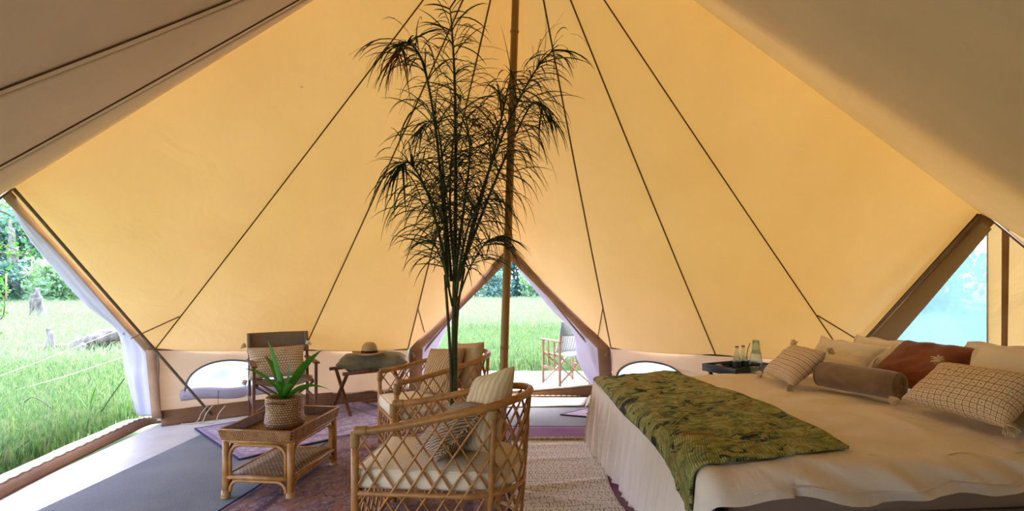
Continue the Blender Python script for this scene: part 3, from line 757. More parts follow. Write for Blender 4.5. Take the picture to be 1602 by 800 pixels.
# pillows and cushions
def pillow_mesh(wd, ht, th, pinch=.07, n=26, seed=0, wr=.012, flange=0, e=.5):
    mb = MB()
    def side(sg):
        def fn(a, b):
            u, v = a * 2 - 1, b * 2 - 1
            # concentrate samples near edges
            uu = math.sin(u * math.pi / 2) ; vv = math.sin(v * math.pi / 2)
            k = max(0, (1 - uu ** 4) * (1 - vv ** 4)) ** e
            x = wd / 2 * uu * (1 - pinch * (1 - vv * vv) * abs(uu)); y = ht / 2 * vv * (1 - pinch * (1 - uu * uu) * abs(vv))
            z = sg * th / 2 * k
            dn = ns((uu * 3 + seed, vv * 3, sg * 2 + seed), 1.0) * wr * min(1, k * 2) + ns((uu * 9 + seed, vv * 6, sg), 1.0) * wr * .4 * k
            corner = (abs(uu * vv)) ** 3
            return Vector((x, y, z + dn + corner * .015 * math.sin(seed * 7 + (uu > 0) * 3 + (vv > 0) * 5)))
        return fn
    mb.grid(side(1), n, n); 
    b2 = MB().grid(side(-1), n, n); mb.add(b2.v, [tuple(reversed(f)) for f in b2.f], [list(reversed(u)) for u in b2.uv])
    if flange:
        pts = []
        N = 20
        per = [(k / N * 2 - 1, -1) for k in range(N)] + [(1, k / N * 2 - 1) for k in range(N)] + [(1 - k / N * 2, 1) for k in range(N)] + [(-1, 1 - k / N * 2) for k in range(N)]
        f = side(1)
        def edge(q, r):
            u, v = q; ang = 0
            p = f(math.asin(max(-1, min(1, u))) / math.pi + .5, math.asin(max(-1, min(1, v))) / math.pi + .5)
            return Vector((p.x * (1 + r / (wd / 2)), p.y * (1 + r / (ht / 2)), p.z + r * .5 * math.sin(u * 9 + v * 7 + seed)))
        m = len(per)
        vs0 = [edge(q, -.004) for q in per]; vs1 = [edge(q, flange) for q in per]
        mb.add(vs0 + vs1, [(i, (i + 1) % m, m + (i + 1) % m, m + i) for i in range(m)])
    return mb
def cushion(name, label, cat, c, xd, yd, wd, ht, th, m, group=None, tassels=False, part='cover', **kw):
    Mx = Matrix.Translation(Vector(c)) @ basis(xd, yd)
    low = min((Mx @ Vector((a * wd / 2, b * ht / 2, e * 0))).z for a in (-1, 1) for b in (-1, 1) for e in (1,))
    t = thing(name, label, cat, (c[0], c[1], low), 0, group)
    mb = pillow_mesh(wd, ht, th, **kw); mb.v = [Mx @ p for p in mb.v]
    obj(part, mb, m, t)
    if tassels:
        for a in (-1, 1):
            for b in (-1, 1):
                q = Mx @ Vector((a * wd / 2 * 1.03, b * ht / 2 * 1.03, .012)); mt = MB(); rnd = random.Random(int(a * 3 + b * 7 + wd * 100))
                dirn = (Mx.to_3x3() @ Vector((a, b * .6, 0))).normalized()
                for k in range(64):
                    d = Vector((rnd.gauss(0, 1), rnd.gauss(0, 1), rnd.gauss(0, 1))).normalized() * .7 + dirn
                    d.normalize(); L = .05 * rnd.uniform(.7, 1.1) * tassels
                    mt.tube([q, q + d * L * .6, q + d * L + Vector((0, 0, -.010))], .0035, 3, cap=False)
                mt.v = [Vector((p.x, p.y, max(p.z, low - .045))) for p in mt.v]
                obj('tassel', mt, M['tassel'], t)
    return t
cushion('cushion', 'small cream cushion with dark stitched grid and tassels nearest the black tray', 'cushion', (2.30, 4.18, .775), (-.05, -.52, 0), (.26, .02, .25), .54, .36, .15, M['grid'], 'grid stitched cushions on the bed', tassels=1, seed=1)
cushion('cushion', 'large cream cushion with dark stitched grid and tassels at the right edge', 'cushion', (2.69, 3.00, .79), (.06, -.5, 0), (.30, .04, .25), .62, .37, .17, M['grid'], 'grid stitched cushions on the bed', tassels=1.1, seed=2)
cushion('cushion', 'plain rust brown velvet cushion behind the taupe bolster', 'cushion', (2.99, 3.72, .83), (.12, -.5, 0), (.30, .05, .22), .56, .46, .18, M['rust'], seed=3, pinch=.05)
cushion('pillow', 'white pillow propped directly behind the small grid cushion', 'pillow', (2.74, 4.28, .80), (.12, -.5, 0), (.24, .05, .22), .60, .38, .17, M['pillow'], 'white pillows at the head of the bed', seed=4, flange=.03)
cushion('pillow', 'white pillow at the very back, left of the rust cushion', 'pillow', (3.06, 4.26, .80), (.14, -.5, 0), (.22, .05, .24), .60, .40, .16, M['pillow'], 'white pillows at the head of the bed', seed=5, flange=.03)
cushion('pillow', 'white flanged pillow directly behind the large grid cushion', 'pillow', (3.06, 3.04, .84), (.10, -.5, 0), (.22, .04, .24), .70, .42, .17, M['pillow'], 'white pillows at the head of the bed', seed=6, flange=.035)
cushion('pillow', 'white pillow low at the back, right of the rust cushion', 'pillow', (3.33, 3.42, .83), (.12, -.5, 0), (.2, .05, .3), .66, .38, .15, M['pillow'], 'white pillows at the head of the bed', seed=7, flange=.03)
cushion('pillow', 'beige pillow lying flat under the right end of the large grid cushion', 'pillow', (3.02, 2.76, .70), (.1, -.5, 0), (.5, .1, .06), .45, .42, .14, M['pillow_dim'], None, seed=8)
# bolster
a, b = Vector((2.39, 3.92, .735)), Vector((2.60, 3.46, .735)); d = (b - a).normalized(); L = (b - a).length; br = .098
t = thing('bolster', 'taupe velvet bolster with gathered round end in front of the rust cushion', 'cushion', ((a + b) / 2).to_tuple()[:2] + (.635,))
rot = basis(d, Vector((0, 0, 1))); 
def bol(u, v):
    an = v * 2 * math.pi; x = -.02 + (L + .04) * u; r = br * (1 - .10 * (abs(2 * u - 1)) ** 8) * (1 + .012 * ns((u * 6, math.cos(an), math.sin(an)), 2.0))
    return a + (rot.to_3x3() @ Vector((x, math.cos(an) * r, math.sin(an) * r)))
obj('bolster_cover', MB().grid(bol, 30, 40), M['velvet'], t)
for e_, c0 in ((1, b + d * .02), (-1, a - d * .02)):
    def endc(u, v):
        an = v * 2 * math.pi; r = br * .905 * u; x = e_ * (.022 * (1 - u ** 2) ** .5 * (1 if u > .15 else u / .15) + (.004 * math.cos(an * 16) * u * (1 - u) * 4))
        return c0 + (rot.to_3x3() @ Vector((x, math.cos(an) * r, math.sin(an) * r)))
    obj('gathered_end', MB().grid(endc, 10, 96), M['velvet'], t)
    obj('piping', MB().tube([c0 + rot.to_3x3() @ Vector((0, math.cos(k * math.pi / 20) * br * .925, math.sin(k * math.pi / 20) * br * .925)) for k in range(40)], .005, 6, closed=True), M['velvet'], t)
    obj('button', MB().lathe([(.0, .006), (.01, .004), (.012, 0)], 10, M=basis(rot.to_3x3() @ Vector((0, 1, 0)), rot.to_3x3() @ Vector((0, 0, 1))), c=c0 + d * e_ * .012), M['velvet'], t)

# ------------------------------------------------------------------ black tray table with glassware
TZ = .655
tc = [P(1097, 566, 4.95), P(1153, 575, 4.62), None, None]
A_ = Vector((1.85, 4.95, TZ)); B_ = Vector((2.02, 4.62, TZ)); ex = (B_ - A_).normalized(); ey = Vector((-ex.y, ex.x, 0)); 
W1, W2 = (B_ - A_).length, .58
t = thing('tray_table', 'black butler tray on folding legs behind the bed', 'tray table', ((A_ + ex * W1 / 2 + ey * W2 / 2).x, (A_ + ex * W1 / 2 + ey * W2 / 2).y, 0), math.atan2(ex.y, ex.x))
l = lambda x, y, z: Vector((x, y, z))
obj('tray_base', MB().box((0, 0, TZ - .055), (W1, W2, .012)), M['black'], t, world=False)
for sx in (-1, 1): obj('tray_side', MB().box((sx * W1 / 2, 0, TZ - .025), (.014, W2 + .014, .07)), M['black'], t, world=False, bevel=.003)
for sy in (-1, 1): obj('tray_side', MB().box((0, sy * W2 / 2, TZ - .025), (W1, .014, .07)), M['black'], t, world=False, bevel=.003)
for sy in (-1, 1):
    for sx in (-1, 1): obj('leg', MB().bar((sx * W1 / 2 * .85, sy * (W2 / 2 - .06), TZ - .064), (-sx * W1 / 2 * .85, sy * (W2 / 2 - .06 - .02 * sx), .01), .022, .03), M['black'], t, world=False)
def lath(name, label, cat, prof, c, n=20, mat_=None, group=None, cork=None):
    o = obj(name, MB().lathe(prof, n, c=c), mat_ or M['glass']); tag(o, label, cat, group); return o
def bottle(x, y, z, h, label):
    t = thing('glass_bottle', label, 'bottle', (x, y, z), 0, 'water bottles on the tray')
    p = [(0, 0), (.030, 0), (.036, .01), (.036, h * .42), (.030, h * .55), (.014, h * .8), (.013, h * .93), (.017, h * .94), (.017, h * .97)]
    obj('glass_body', MB().lathe(p + [(r - .003, z_) for r, z_ in reversed(p[1:])], 20), M['glass'], t, world=False)
    obj('stopper', MB().lathe([(0, h * .96), (.013, h * .95), (.016, h * .985), (.013, h * 1.0), (0, h * 1.0)], 14), M['steel'], t, world=False)
    obj('dark_label', MB().lathe([(.0368, h * .22), (.0368, h * .4)], 20), M['black'], t, world=False)
zz = TZ - .048
bottle(2.085, 4.74, zz, .25, 'left clear water bottle with dark label on the black tray')
bottle(2.165, 4.79, zz, .25, 'right clear water bottle with dark label on the black tray')
t = thing('carafe', 'tall tapered glass carafe with a glass upturned over its neck on the tray', 'carafe', (2.29, 4.80, zz))
p = [(0, 0), (.05, 0), (.062, .01), (.064, .05), (.050, .15), (.034, .22), (.028, .25), (.03, .29)]
obj('glass_body', MB().lathe(p + [(r - .003, z_) for r, z_ in reversed(p[1:])], 24), M['glass'], t, world=False)
obj('upturned_glass', MB().lathe([(.041, .17), (.041, .17), (.034, .262), (.030, .30), (0, .302), (0, .297), (.028, .297), (.038, .17)], 24), M['glass'], t, world=False)
obj('handle', MB().tube(curve([(-.055, 0, .27), (-.08, 0, .2), (-.085, 0, .12), (-.06, 0, .05)], 10), .004, 6), M['steel'], t, world=False)
lath('tea_light_jar', 'short glass jar left of the bottles on the black tray', 'jar', [(0, 0), (.03, 0), (.032, .05), (.028, .055), (.028, .01), (0, .008)], (2.03, 4.84, zz), group=None)
lath('drinking_glass', 'low drinking glass between the bottles and the carafe', 'glass', [(0, 0), (.03, 0), (.034, .07), (.031, .07), (.028, .008), (0, .006)], (2.21, 4.66, zz))
lath('knob_pot', 'small round stoneware pot at the left end of the tray', 'pot', [(0, 0), (.025, 0), (.036, .02), (.036, .045), (.022, .06), (0, .06)], (1.975, 4.88, zz), mat_=M['rosepot'])

# ------------------------------------------------------------------ rattan armchairs
def armchair(loc, rz, label):
    """faces -X locally, origin on the floor"""
    t = thing('rattan_armchair', label, 'armchair', loc, rz, 'lattice rattan armchairs')
    hw, xf, xb = .315, -.42, .34      # half width, front x, start of the round back
    Rr = hw
    L1 = (xb - .22) - xf
    per = 2 * L1 + math.pi * Rr * 1.06
    def plan(u):
        """0..1 along the U: near front -> back -> far front (near = -y)"""
        d = u * per
        arc = math.pi * Rr * 1.06
        if d < L1: return Vector((xf + d, -hw, 0))
        if d < L1 + arc:
            a = (d - L1) / arc * math.pi
            return Vector((xb - .22 + math.sin(a) * Rr * 1.12, -math.cos(a) * hw, 0))
        return Vector((xf + (per - d), hw, 0))
    def rim(u): 
        k = math.sin(math.pi * u) 
        return .655 + .165 * k ** 1.6
    def shell(u, z):
        p = plan(u); f = z / .8
        c = Vector((-.02, 0, 0)); p = c + (p - c) * Vector((1, 1, 1)).x if False else p
        sc_ = .90 + .10 * f if p.x > 0 else 1.0
        sc_ = 1 - (1 - (.88 + .12 * f)) * min(1, max(0, (p.x + .2) / .5))
        return Vector((p.x * (sc_ if p.x > 0 else 1), p.y * (1 - .03 * (1 - f)), z))
    # rim
    N = 60
    pts = [shell(k / N, rim(k / N)) for k in range(N + 1)]
    obj('arm_rail', MB().tube(pts, .021, 12), M['rattan'], t, world=False)
    for u, hh in ((0.0, 0), (1.0, 0)):
        top = shell(u, rim(u)); 
        obj('front_post', MB().tube([(top.x, top.y, .0), (top.x, top.y, .3), (top.x, top.y, rim(u) - .01)], .020, 12), M['rattan'], t, world=False)
        obj('binding', MB().tube([(top.x, top.y, rim(u) - .085 + k * .008) for k in range(11)], [.0235 + .0015 * (k % 2) for k in range(11)], 12), M['rattan_pale'], t, world=False)
        obj('rail_binding', MB().tube([shell(abs(u - k * .004), rim(abs(u - k * .004))) for k in range(9)], [.0235 + .0015 * (k % 2) for k in range(9)], 12), M['rattan_pale'], t, world=False)
    for u in (.34, .66):
        pts = [shell(u, z) for z in (0, .2, .4, .6, rim(u) - .01)]
        obj('back_post', MB().tube(pts, .017, 10), M['rattan'], t, world=False)
        q = shell(u, rim(u) - .06); obj('binding', MB().tube([shell(u, rim(u) - .07 + k * .008) for k in range(7)], [.020 + .0015 * (k % 2) for k in range(7)], 12), M['rattan_pale'], t, world=False)
    for z, nm in ((.33, 'seat_rail'), (.07, 'base_rail')):
        obj(nm, MB().tube([shell(k / N, z) for k in range(N + 1)], .014 if z > .1 else .011, 10), M['rattan'], t, world=False)
        obj(nm, MB().tube([shell(0, z), shell(1, z)], .014 if z > .1 else .011, 10), M['rattan'], t, world=False)
    # diagonal canes, each its own part
    sp = .102; sl = .68       # spacing along the U and run per metre of height
    for sg in (-1, 1):
        nmax = int((per + 1) / sp)
        for k in range(-8, nmax):
            d0 = k * sp + .012 * math.sin(k * 2.7 + sg); seg = []
            for j in range(25):
                z = .07 + (.84 - .07) * j / 24; d = d0 + sg * (z - .07) * sl
                u = d / per
                if 0 <= u <= 1 and z <= rim(u) + .004: 
                    p = shell(u, z); nrm = Vector((p.x - 0.0, p.y, 0)).normalized() if p.x > .1 else Vector((0, math.copysign(1, p.y), 0))
                    seg.append(p + nrm * .0045 * sg)
            if len(seg) > 2: obj('cane', MB().tube(seg, .0062, 6), M['rattan'], t, world=False)
    # front apron lattice
    for sg in (-1, 1):
        for k in range(-4, 9):
            seg = []
            for j in range(9):
                z = .07 + .26 * j / 8; y = -hw + k * .085 + sg * (z - .07) * sl
                if -hw < y < hw: seg.append(Vector((xf + .004 * sg, y, z)))
            if len(seg) > 2: obj('cane', MB().tube(seg, .0062, 6), M['rattan'], t, world=False)
    # seat deck and box cushion
    def inner(u, ins, z): 
        p = plan(u); q = Vector((p.x, p.y, 0)); c = Vector((-.02, 0, 0)); v = (q - c); 
        return c + Vector((v.x * (1 - ins / .45), v.y * (1 - ins / .315), 0)) + Vector((0, 0, z))
    ringz = []
    mb = MB(); K = 48
    prof = [(0.10, .345), (.04, .345), (.028, .36), (.024, .40), (.03, .445), (.06, .462), (.15, .472)]
    us = [k / (K - 1) for k in range(K)]
    v = []; 
    for ins, z in prof:
        for u in us:
            p = inner(u, ins, z); 
            v.append(p)
    f = []
    for i in range(len(prof) - 1):
        for k in range(K): f.append((i * K + k, i * K + (k + 1) % K, (i + 1) * K + (k + 1) % K, (i + 1) * K + k))
    f.append(tuple(range((len(prof) - 1) * K, len(prof) * K))); f.append(tuple(reversed(range(K))))
    mb.add(v, f)
    # push the front edge of the cushion to the posts and slightly past
    mb.v = [Vector((p.x - (.035 if p.x < -.3 else 0), p.y, p.z)) for p in mb.v]
    obj('seat_cushion', mb, M['seatc'], t, world=False, bevel=0, label='flat cream cotton seat cushion')
    obj('seat_piping', MB().tube([Vector((p.x - (.035 if p.x < -.3 else 0), p.y, .449)) for p in [inner(u, .030, .45) for u in us]], .004, 6, closed=True), M['seatc'], t, world=False)
    return t
AC1 = (-.37, 2.93, 0); RZ1 = R(-5)
armchair(AC1, RZ1, 'nearest rattan lattice armchair with striped and knitted cushions')
AC2 = (-.66, 4.45, 0); RZ2 = R(26)
armchair(AC2, RZ2, 'further rattan lattice armchair behind the palm stem')
def loc_pt(base_, rz, p): return Vector(base_) + Matrix.Rotation(rz, 3, 'Z') @ Vector(p)
def loc_dir(rz, p): return Matrix.Rotation(rz, 3, 'Z') @ Vector(p)
cushion('cushion', 'cream pinstriped cushion standing against the back of the nearest armchair', 'cushion', loc_pt(AC1, RZ1, (.205, .03, .69)), loc_dir(RZ1, (.62, -.95, .32)), loc_dir(RZ1, (.40, .25, 1)), .48, .48, .15, M['stripe'], seed=11, pinch=.05)
c = cushion('cushion', 'grey beige knitted cushion with fringe on the seat of the nearest armchair', 'cushion', loc_pt(AC1, RZ1, (.03, -.06, .605)), loc_dir(RZ1, (.55, -1, .22)), loc_dir(RZ1, (.75, .05, .62)), .44, .40, .14, M['knit_grey'], seed=12, pinch=.05)
cc = loc_pt(AC1, RZ1, (.03, -.06, .605)); Mx = Matrix.Translation(cc) @ basis(loc_dir(RZ1, (.55, -1, .22)), loc_dir(RZ1, (.75, .05, .62)))
for sx in (-1, 1):
    mb = MB()
    for k in range(70):
        q = Mx @ Vector((sx * .205, lerp(-.16, .16, k / 69), 0)); dd = Mx.to_3x3() @ Vector((sx, random.uniform(-.3, .3), random.uniform(-.5, .5)))
        mb.tube([q, q + dd * .02, q + dd * .035], .003, 3, cap=False)
    obj('fringe', mb, M['tassel'], c)
cushion('cushion', 'beige knitted cushion leaning in the further armchair', 'cushion', loc_pt(AC2, RZ2, (.05, .0, .67)), loc_dir(RZ2, (.35, -1, .12)), loc_dir(RZ2, (.45, 0, 1)), .46, .42, .15, M['knit'], seed=13, pinch=.05)
cushion('cushion', 'plain sand cushion behind the knitted one in the further armchair', 'cushion', loc_pt(AC2, RZ2, (.24, -.06, .71)), loc_dir(RZ2, (.3, -1, .1)), loc_dir(RZ2, (.25, 0, 1)), .44, .42, .13, M['plaincush'], seed=14, pinch=.06)

# ------------------------------------------------------------------ coffee table
def hull_corner(M_): pass
CT = Vector((-1.64, 3.68, 0)); CR = R(-6)
t = thing('coffee_table', 'low rattan coffee table with woven tray top and shelf', 'table', CT, CR)
tw_, tl = .235, .325
posts = [(-tw_, -tl), (tw_, -tl), (tw_, tl), (-tw_, tl)]
for x, y in posts:
    obj('leg', MB().tube([(x * .96, y * .97, 0), (x * .96, y * .97, .2), (x * .96, y * .97, .385)], .0205, 12), M['rattan'], t, world=False)
    obj('foot_binding', MB().lathe([(.022, .0), (.029, .003), (.030, .016), (.027, .019), (.030, .022), (.030, .036), (.027, .039), (.028, .056), (.021, .058)], 14, c=(x * .96, y * .97, 0)), M['rattan_pale'], t, world=False)
def railbox(z, r, nm):
    for i in range(4):
        a, b = posts[i], posts[(i + 1) % 4]; a = Vector((a[0] * .96, a[1] * .97, z)); b = Vector((b[0] * .96, b[1] * .97, z)); d = (b - a).normalized()
        obj(nm, MB().tube([a, b], r, 10), M['rattan'], t, world=False)
railbox(.383, .014, 'top_rail'); railbox(.145, .015, 'shelf_rail')
def arch(z0, ztop, nm):
    for i in range(4):
        a, b = posts[i], posts[(i + 1) % 4]; a = Vector((a[0] * .96, a[1] * .97, 0)); b = Vector((b[0] * .96, b[1] * .97, 0)); d = (b - a); L = d.length; d.normalize()
        o_ = .032; r_ = .075 if z0 > .1 else .06
        pts = [a + d * o_ + Vector((0, 0, z0))]
        for k in range(7):
            an = k / 6 * math.pi / 2; pts.append(a + d * (o_ + r_ * (1 - math.cos(an))) + Vector((0, 0, ztop - r_ + r_ * math.sin(an))))
        for k in range(7):
            an = math.pi / 2 * (1 - k / 6); pts.append(b - d * (o_ + r_ * (1 - math.cos(an))) + Vector((0, 0, ztop - r_ + r_ * math.sin(an))))
        pts.append(b - d * o_ + Vector((0, 0, z0)))
        obj(nm, MB().tube(pts, .0115, 8), M['rattan'], t, world=False)
arch(.155, .360, 'arch_brace'); arch(.05, .122, 'lower_brace')
def slab(x, y, z, th): 
    mb = MB().grid(lambda u, v: Vector((lerp(-x, x, u), lerp(-y, y, v), z)), 4, 4); return mb
obj('woven_shelf', slab(.225, .315, .150, .01), M['weave_floor'], t, world=False, solid=.01)
obj('woven_tray_base', slab(.238, .33, .402, .01), M['weave_floor'], t, world=False, solid=.01)
cor = [(-.24, -.335), (.24, -.335), (.24, .335), (-.24, .335)]
for i in range(4):
    a = Vector((*cor[i], 0)); b = Vector((*cor[(i + 1) % 4], 0)); nrm = (b - a).cross(Vector((0, 0, 1))).normalized()
    rows = 6
    def fn(u, v, a=a, b=b, nrm=nrm):
        fl2 = 1 + .05 * v; p = lerp(a * fl2, b * fl2, u); z = .398 + .066 * v
        rr = .004 * abs(math.sin(v * rows * math.pi)) + .0014 * math.sin(u * (60 if i % 2 == 0 else 84) * math.pi + (int(v * rows) % 2) * math.pi)
        return p + nrm * rr + Vector((0, 0, z))
    n2 = NT('w'); bpy.data.materials.remove(n2.m)
    obj('woven_side', MB().grid(fn, 90, 28), M['weave'], t, world=False, solid=.008)
top = [Vector((x * 1.05, y * 1.05, .466)) for x, y in cor]
obj('tray_rim', MB().tube(top, .0065, 8, closed=True), M['rattan'], t, world=False)
# planter with a strap-leaved plant
PC = CT + Matrix.Rotation(CR, 3, 'Z') @ Vector((-.0, -.06, 0)); PC = Vector((-1.60, 3.60, .408))
t = thing('potted_plant', 'green strap leaved plant in a woven basket pot on the coffee table', 'plant', PC)
prof = []
for k in range(61):
    v = k / 60; z = .225 * v; r = .104 + .018 * min(1, v * 6) ** .6 + .006 * math.exp(-((v - .28) / .16) ** 2) - .004 * math.exp(-((v - .6) / .12) ** 2) + .004 * abs(math.sin(v * 15 * math.pi)); prof.append((r, z))
mb = MB().lathe([(0, 0), (.1, 0)] + prof, 64); 
def bw(p, i=0):
    a = math.atan2(p.y, p.x); row = int(p.z / .225 * 15); k = .0022 * math.sin(a * 46 + (row % 2) * math.pi) if p.z > .003 else 0; r = math.hypot(p.x, p.y)
    return Vector((p.x * (1 + k / max(r, .01)), p.y * (1 + k / max(r, .01)), p.z))
mb.v = [bw(p) for p in mb.v]
mb.lathe([(prof[-1][0], .225), (prof[-1][0] - .01, .23), (prof[-1][0] - .02, .22), (.09, .17)], 64)
obj('basket', mb, M['basket'], t, world=False)
obj('soil', MB().lathe([(.11, .185), (.05, .195), (0, .197)], 24), M['soil'], t, world=False)
hx = -.05; hy = -math.sqrt(.128 ** 2 - hx ** 2)
obj('handle', MB().tube(curve([(-.075, -.106, .195), (-.045, -.140, .203), (.0, -.148, .204), (.035, -.142, .2), (.055, -.118, .195)], 14), .009, 8, flat=.5), M['leather'], t, world=False)
def strap(basep, tip, wd, arch_, parent, m, name='leaf', tw=.0):
    b0 = Vector(basep); tp = Vector(tip); mid = lerp(b0, tp, .5) + Vector((0, 0, arch_)); 
    side = (tp - b0).cross(Vector((0, 0, 1))); side = side.normalized() if side.length > .02 else Vector((1, 0, 0))
    side = (side + Vector((0, 0, tw))).normalized()
    def fn(u, v):
        p = b0 * (1 - u) ** 2 + mid * 2 * u * (1 - u) + tp * u * u; wv = wd * (math.sin(math.pi * min(1, .06 + u * .94) ** 0.85) ** 1.1) * (1 - .1 * u); s = (v - .5)
        if u > .98: wv *= .2
        return p + side * s * wv + Vector((0, 0, abs(s) * wv * .45))
    return obj(name, MB().grid(fn, 16, 4), m, parent)
bp = PC + Vector((0, 0, .19))
for (px, py, Y, wd, ar, tw) in ((418, 532, 3.5, .075, .10, .3), (505, 547, 3.5, .085, .07, .5), (381, 577, 3.45, .065, .09, .5), (454, 560, 3.62, .04, .02, 0), (414, 557, 3.7, .065, .08, .3), (519, 612, 3.42, .055, .12, .6),
                                (396, 604, 3.4, .03, .03, .2), (432, 598, 3.35, .05, .10, .4), (489, 634, 3.5, .010, .10, 0), (470, 590, 3.8, .05, .08, .3), (425, 600, 3.85, .05, .06, .2), (463, 605, 3.3, .05, .09, .5)):
    strap(bp + Vector((random.uniform(-.02, .02), random.uniform(-.02, .02), 0)), P(px, py, Y), wd, ar, t, M['leaf'], tw=tw)

# ------------------------------------------------------------------ folding director chairs
def director(loc, rz, label, wood, cloth, spindles, h=.62, wdt=.56, dp=.46):
    """faces -Y locally"""
    t = thing('folding_chair', label, 'chair', loc, rz)
    for s in (-1, 1):
        x = s * wdt / 2
        obj('front_upright', MB().box((x, -dp / 2, h / 2), (.026, .036, h)), wood, t, world=False, bevel=.003, smooth=False)
        obj('back_upright', MB().box((x, dp / 2, h / 2), (.026, .036, h)), wood, t, world=False, bevel=.003, smooth=False)
        obj('armrest', MB().box((x, -.01, h + .012), (.055, dp + .10, .022)), wood, t, world=False, bevel=.006, smooth=False)
        obj('side_rail', MB().box((x, 0, .24), (.02, dp, .036)), wood, t, world=False, bevel=.003, smooth=False)
        obj('seat_rail', MB().box((x * .90, 0, .43), (.028, dp - .04, .034)), wood, t, world=False, bevel=.004, smooth=False)
        obj('back_post', MB().bar((x, dp / 2 + .0, h - .02), (x, dp / 2 + .07, h + .29), .026, .03, (0, 1, 0)), wood, t, world=False, bevel=.003, smooth=False)
        if spindles:
            for q in (-.075, .075): obj('spindle', MB().box((x, q, .43), (.016, .022, .36)), wood, t, world=False, bevel=.002, smooth=False)
    for y in (-dp / 2 + .025, dp / 2 - .025):
        for s in (-1, 1):
            obj('cross_leg', MB().bar((s * wdt / 2 * .93, y + s * .011, .42), (-s * wdt / 2 * .96, y + s * .011, .03), .018, .034, (0, 1, 0)), wood, t, world=False, bevel=.003, smooth=False)
    def seat(u, v):
        return Vector((lerp(-.25, .25, u) * wdt / .56, lerp(-dp / 2 + .01, dp / 2 - .01, v), .445 - .045 * math.sin(math.pi * u)))
    obj('canvas_seat', MB().grid(seat, 14, 8), cloth, t, world=False, solid=.005)
    def back(u, v):
        x = lerp(-wdt / 2 - .012, wdt / 2 + .012, u); z = h + .09 + .20 * v
        return Vector((x, dp / 2 + .02 + (z - h) * .22 + .03 * math.sin(math.pi * u), z))
    obj('canvas_back', MB().grid(back, 16, 6), cloth, t, world=False, solid=.005)
    for s in (-1, 1):
        def slv(u, v, s=s):
            a = v * 2 * math.pi; z = h + .09 + .2 * u
            return Vector((s * wdt / 2 + .02 * math.cos(a), dp / 2 + .005 + (z - h) * .23 + .022 * math.sin(a), z))
        obj('back_sleeve', MB().grid(slv, 4, 12), cloth, t, world=False)
    return t
DR = math.atan2(.30, .49)
DC = (-2.38, 5.30, .012)
director(DC, DR, 'dark wood folding chair with taupe canvas near the left wall', M['wood'], M['taupe'], False, h=.61, wdt=.57, dp=.5)
cushion('cushion', 'cream cushion with fine dark grid and tassels on the indoor folding chair', 'cushion', loc_pt(DC, DR, (-.03, .15, .60)), loc_dir(DR, (1, 0, 0)), loc_dir(DR, (0, .35, 1)), .56, .34, .13, M['gridsmall'], None, tassels=1.1, seed=15)
DC2 = (.78, 7.22 + .12, .022); DR2 = math.atan2(.87, -.49) + R(90)
director(DC2, DR2, 'weathered teak folding chair outdoors on the deck', M['teak'], M['greycanvas'], True, h=.62, wdt=.52, dp=.42)
cushion('cushion', 'pale blue grey knitted cushion on the outdoor teak chair', 'cushion', loc_pt(DC2, DR2, (0, .10, .60)), loc_dir(DR2, (1, 0, 0)), loc_dir(DR2, (0, .4, 1)), .44, .30, .12, stripes('blue_grey_cable', 'b6b9b8', '8f9698', 5), None, seed=16)

# ------------------------------------------------------------------ luggage rack with cushion and hat
LX = Vector((.80, .60, 0)).normalized(); LY = Vector((-.60, .80, 0)).normalized()
LA = Vector((-1.76, 5.50, 0)); LC = LA + LX * .34 + LY * .225; LRZ = math.atan2(LX.y, LX.x)
t = thing('luggage_rack', 'dark wood folding luggage rack with crossed legs by the back wall', 'rack', (LC.x, LC.y, .012), LRZ)
ll, ld, lh = .34, .225, .46
for s in (-1, 1):
    obj('top_bar', MB().tube([(-ll - .06, s * ld, lh), (0, s * ld, lh), (ll + .06, s * ld, lh)], .019, 10), M['wood'], t, world=False)
    for sx in (-1, 1):
        obj('leg', MB().bar((sx * ll + s * .012, s * ld, lh - .005), (sx * ll + s * .012, -s * ld * 1.15, .004), .022, .036, (1, 0, 0)), M['wood'], t, world=False, bevel=.004, smooth=False)
for k in range(4):
    obj('shelf_slat', MB().box((0, -.09 + .06 * k, .135), (2 * ll - .04, .034, .014)), M['wood'], t, world=False, bevel=.002, smooth=False)
for sx in (-1, 1): obj('cross_rail', MB().box((sx * (ll - .03), 0, .12), (.024, .22, .02)), M['wood'], t, world=False, bevel=.002, smooth=False)
for x in (-.22, 0, .22):
    obj('strap', MB().grid(lambda u, v: Vector((x + (v - .5) * .05, lerp(-ld, ld, u), lh - .0 - .035 * math.sin(math.pi * u) + .008)), 10, 2), M['leather'], t, world=False, solid=.003)
cz = Vector((LC.x, LC.y, .555))
cushion('cushion', 'olive green cushion lying flat on the luggage rack', 'cushion', cz + Vector((.02, .0, 0)), (1, .25, .0), (-.25, 1, .0), .78, .50, .19, M['olive'], seed=17, pinch=.10, e=.6, wr=.02)
hc = P(578, 549, 5.72); hc.z = .655
t = thing('hat', 'tan wide brimmed felt hat with dark band on the olive cushion', 'hat', hc, R(10))
def hatv(mb):
    o_ = []
    for p in mb.v:
        r = math.hypot(p.x, p.y)
        z = p.z
        if z > .10: z -= .02 * math.exp(-(p.y / .03) ** 2) * (1 if z > .115 else .5)
        if r > .1: z += .02 * (p.x / .19) ** 2 - .008 * (p.y / .19) ** 2
        o_.append(Vector((p.x, p.y, z)))
    mb.v = o_; return mb
obj('brim', hatv(MB().lathe([(.085, .012), (.11, .008), (.15, .006), (.186, .010), (.188, .013), (.15, .010), (.11, .012), (.088, .016)], 40, sx=1.0, sy=.92)), M['felt'], t, world=False)
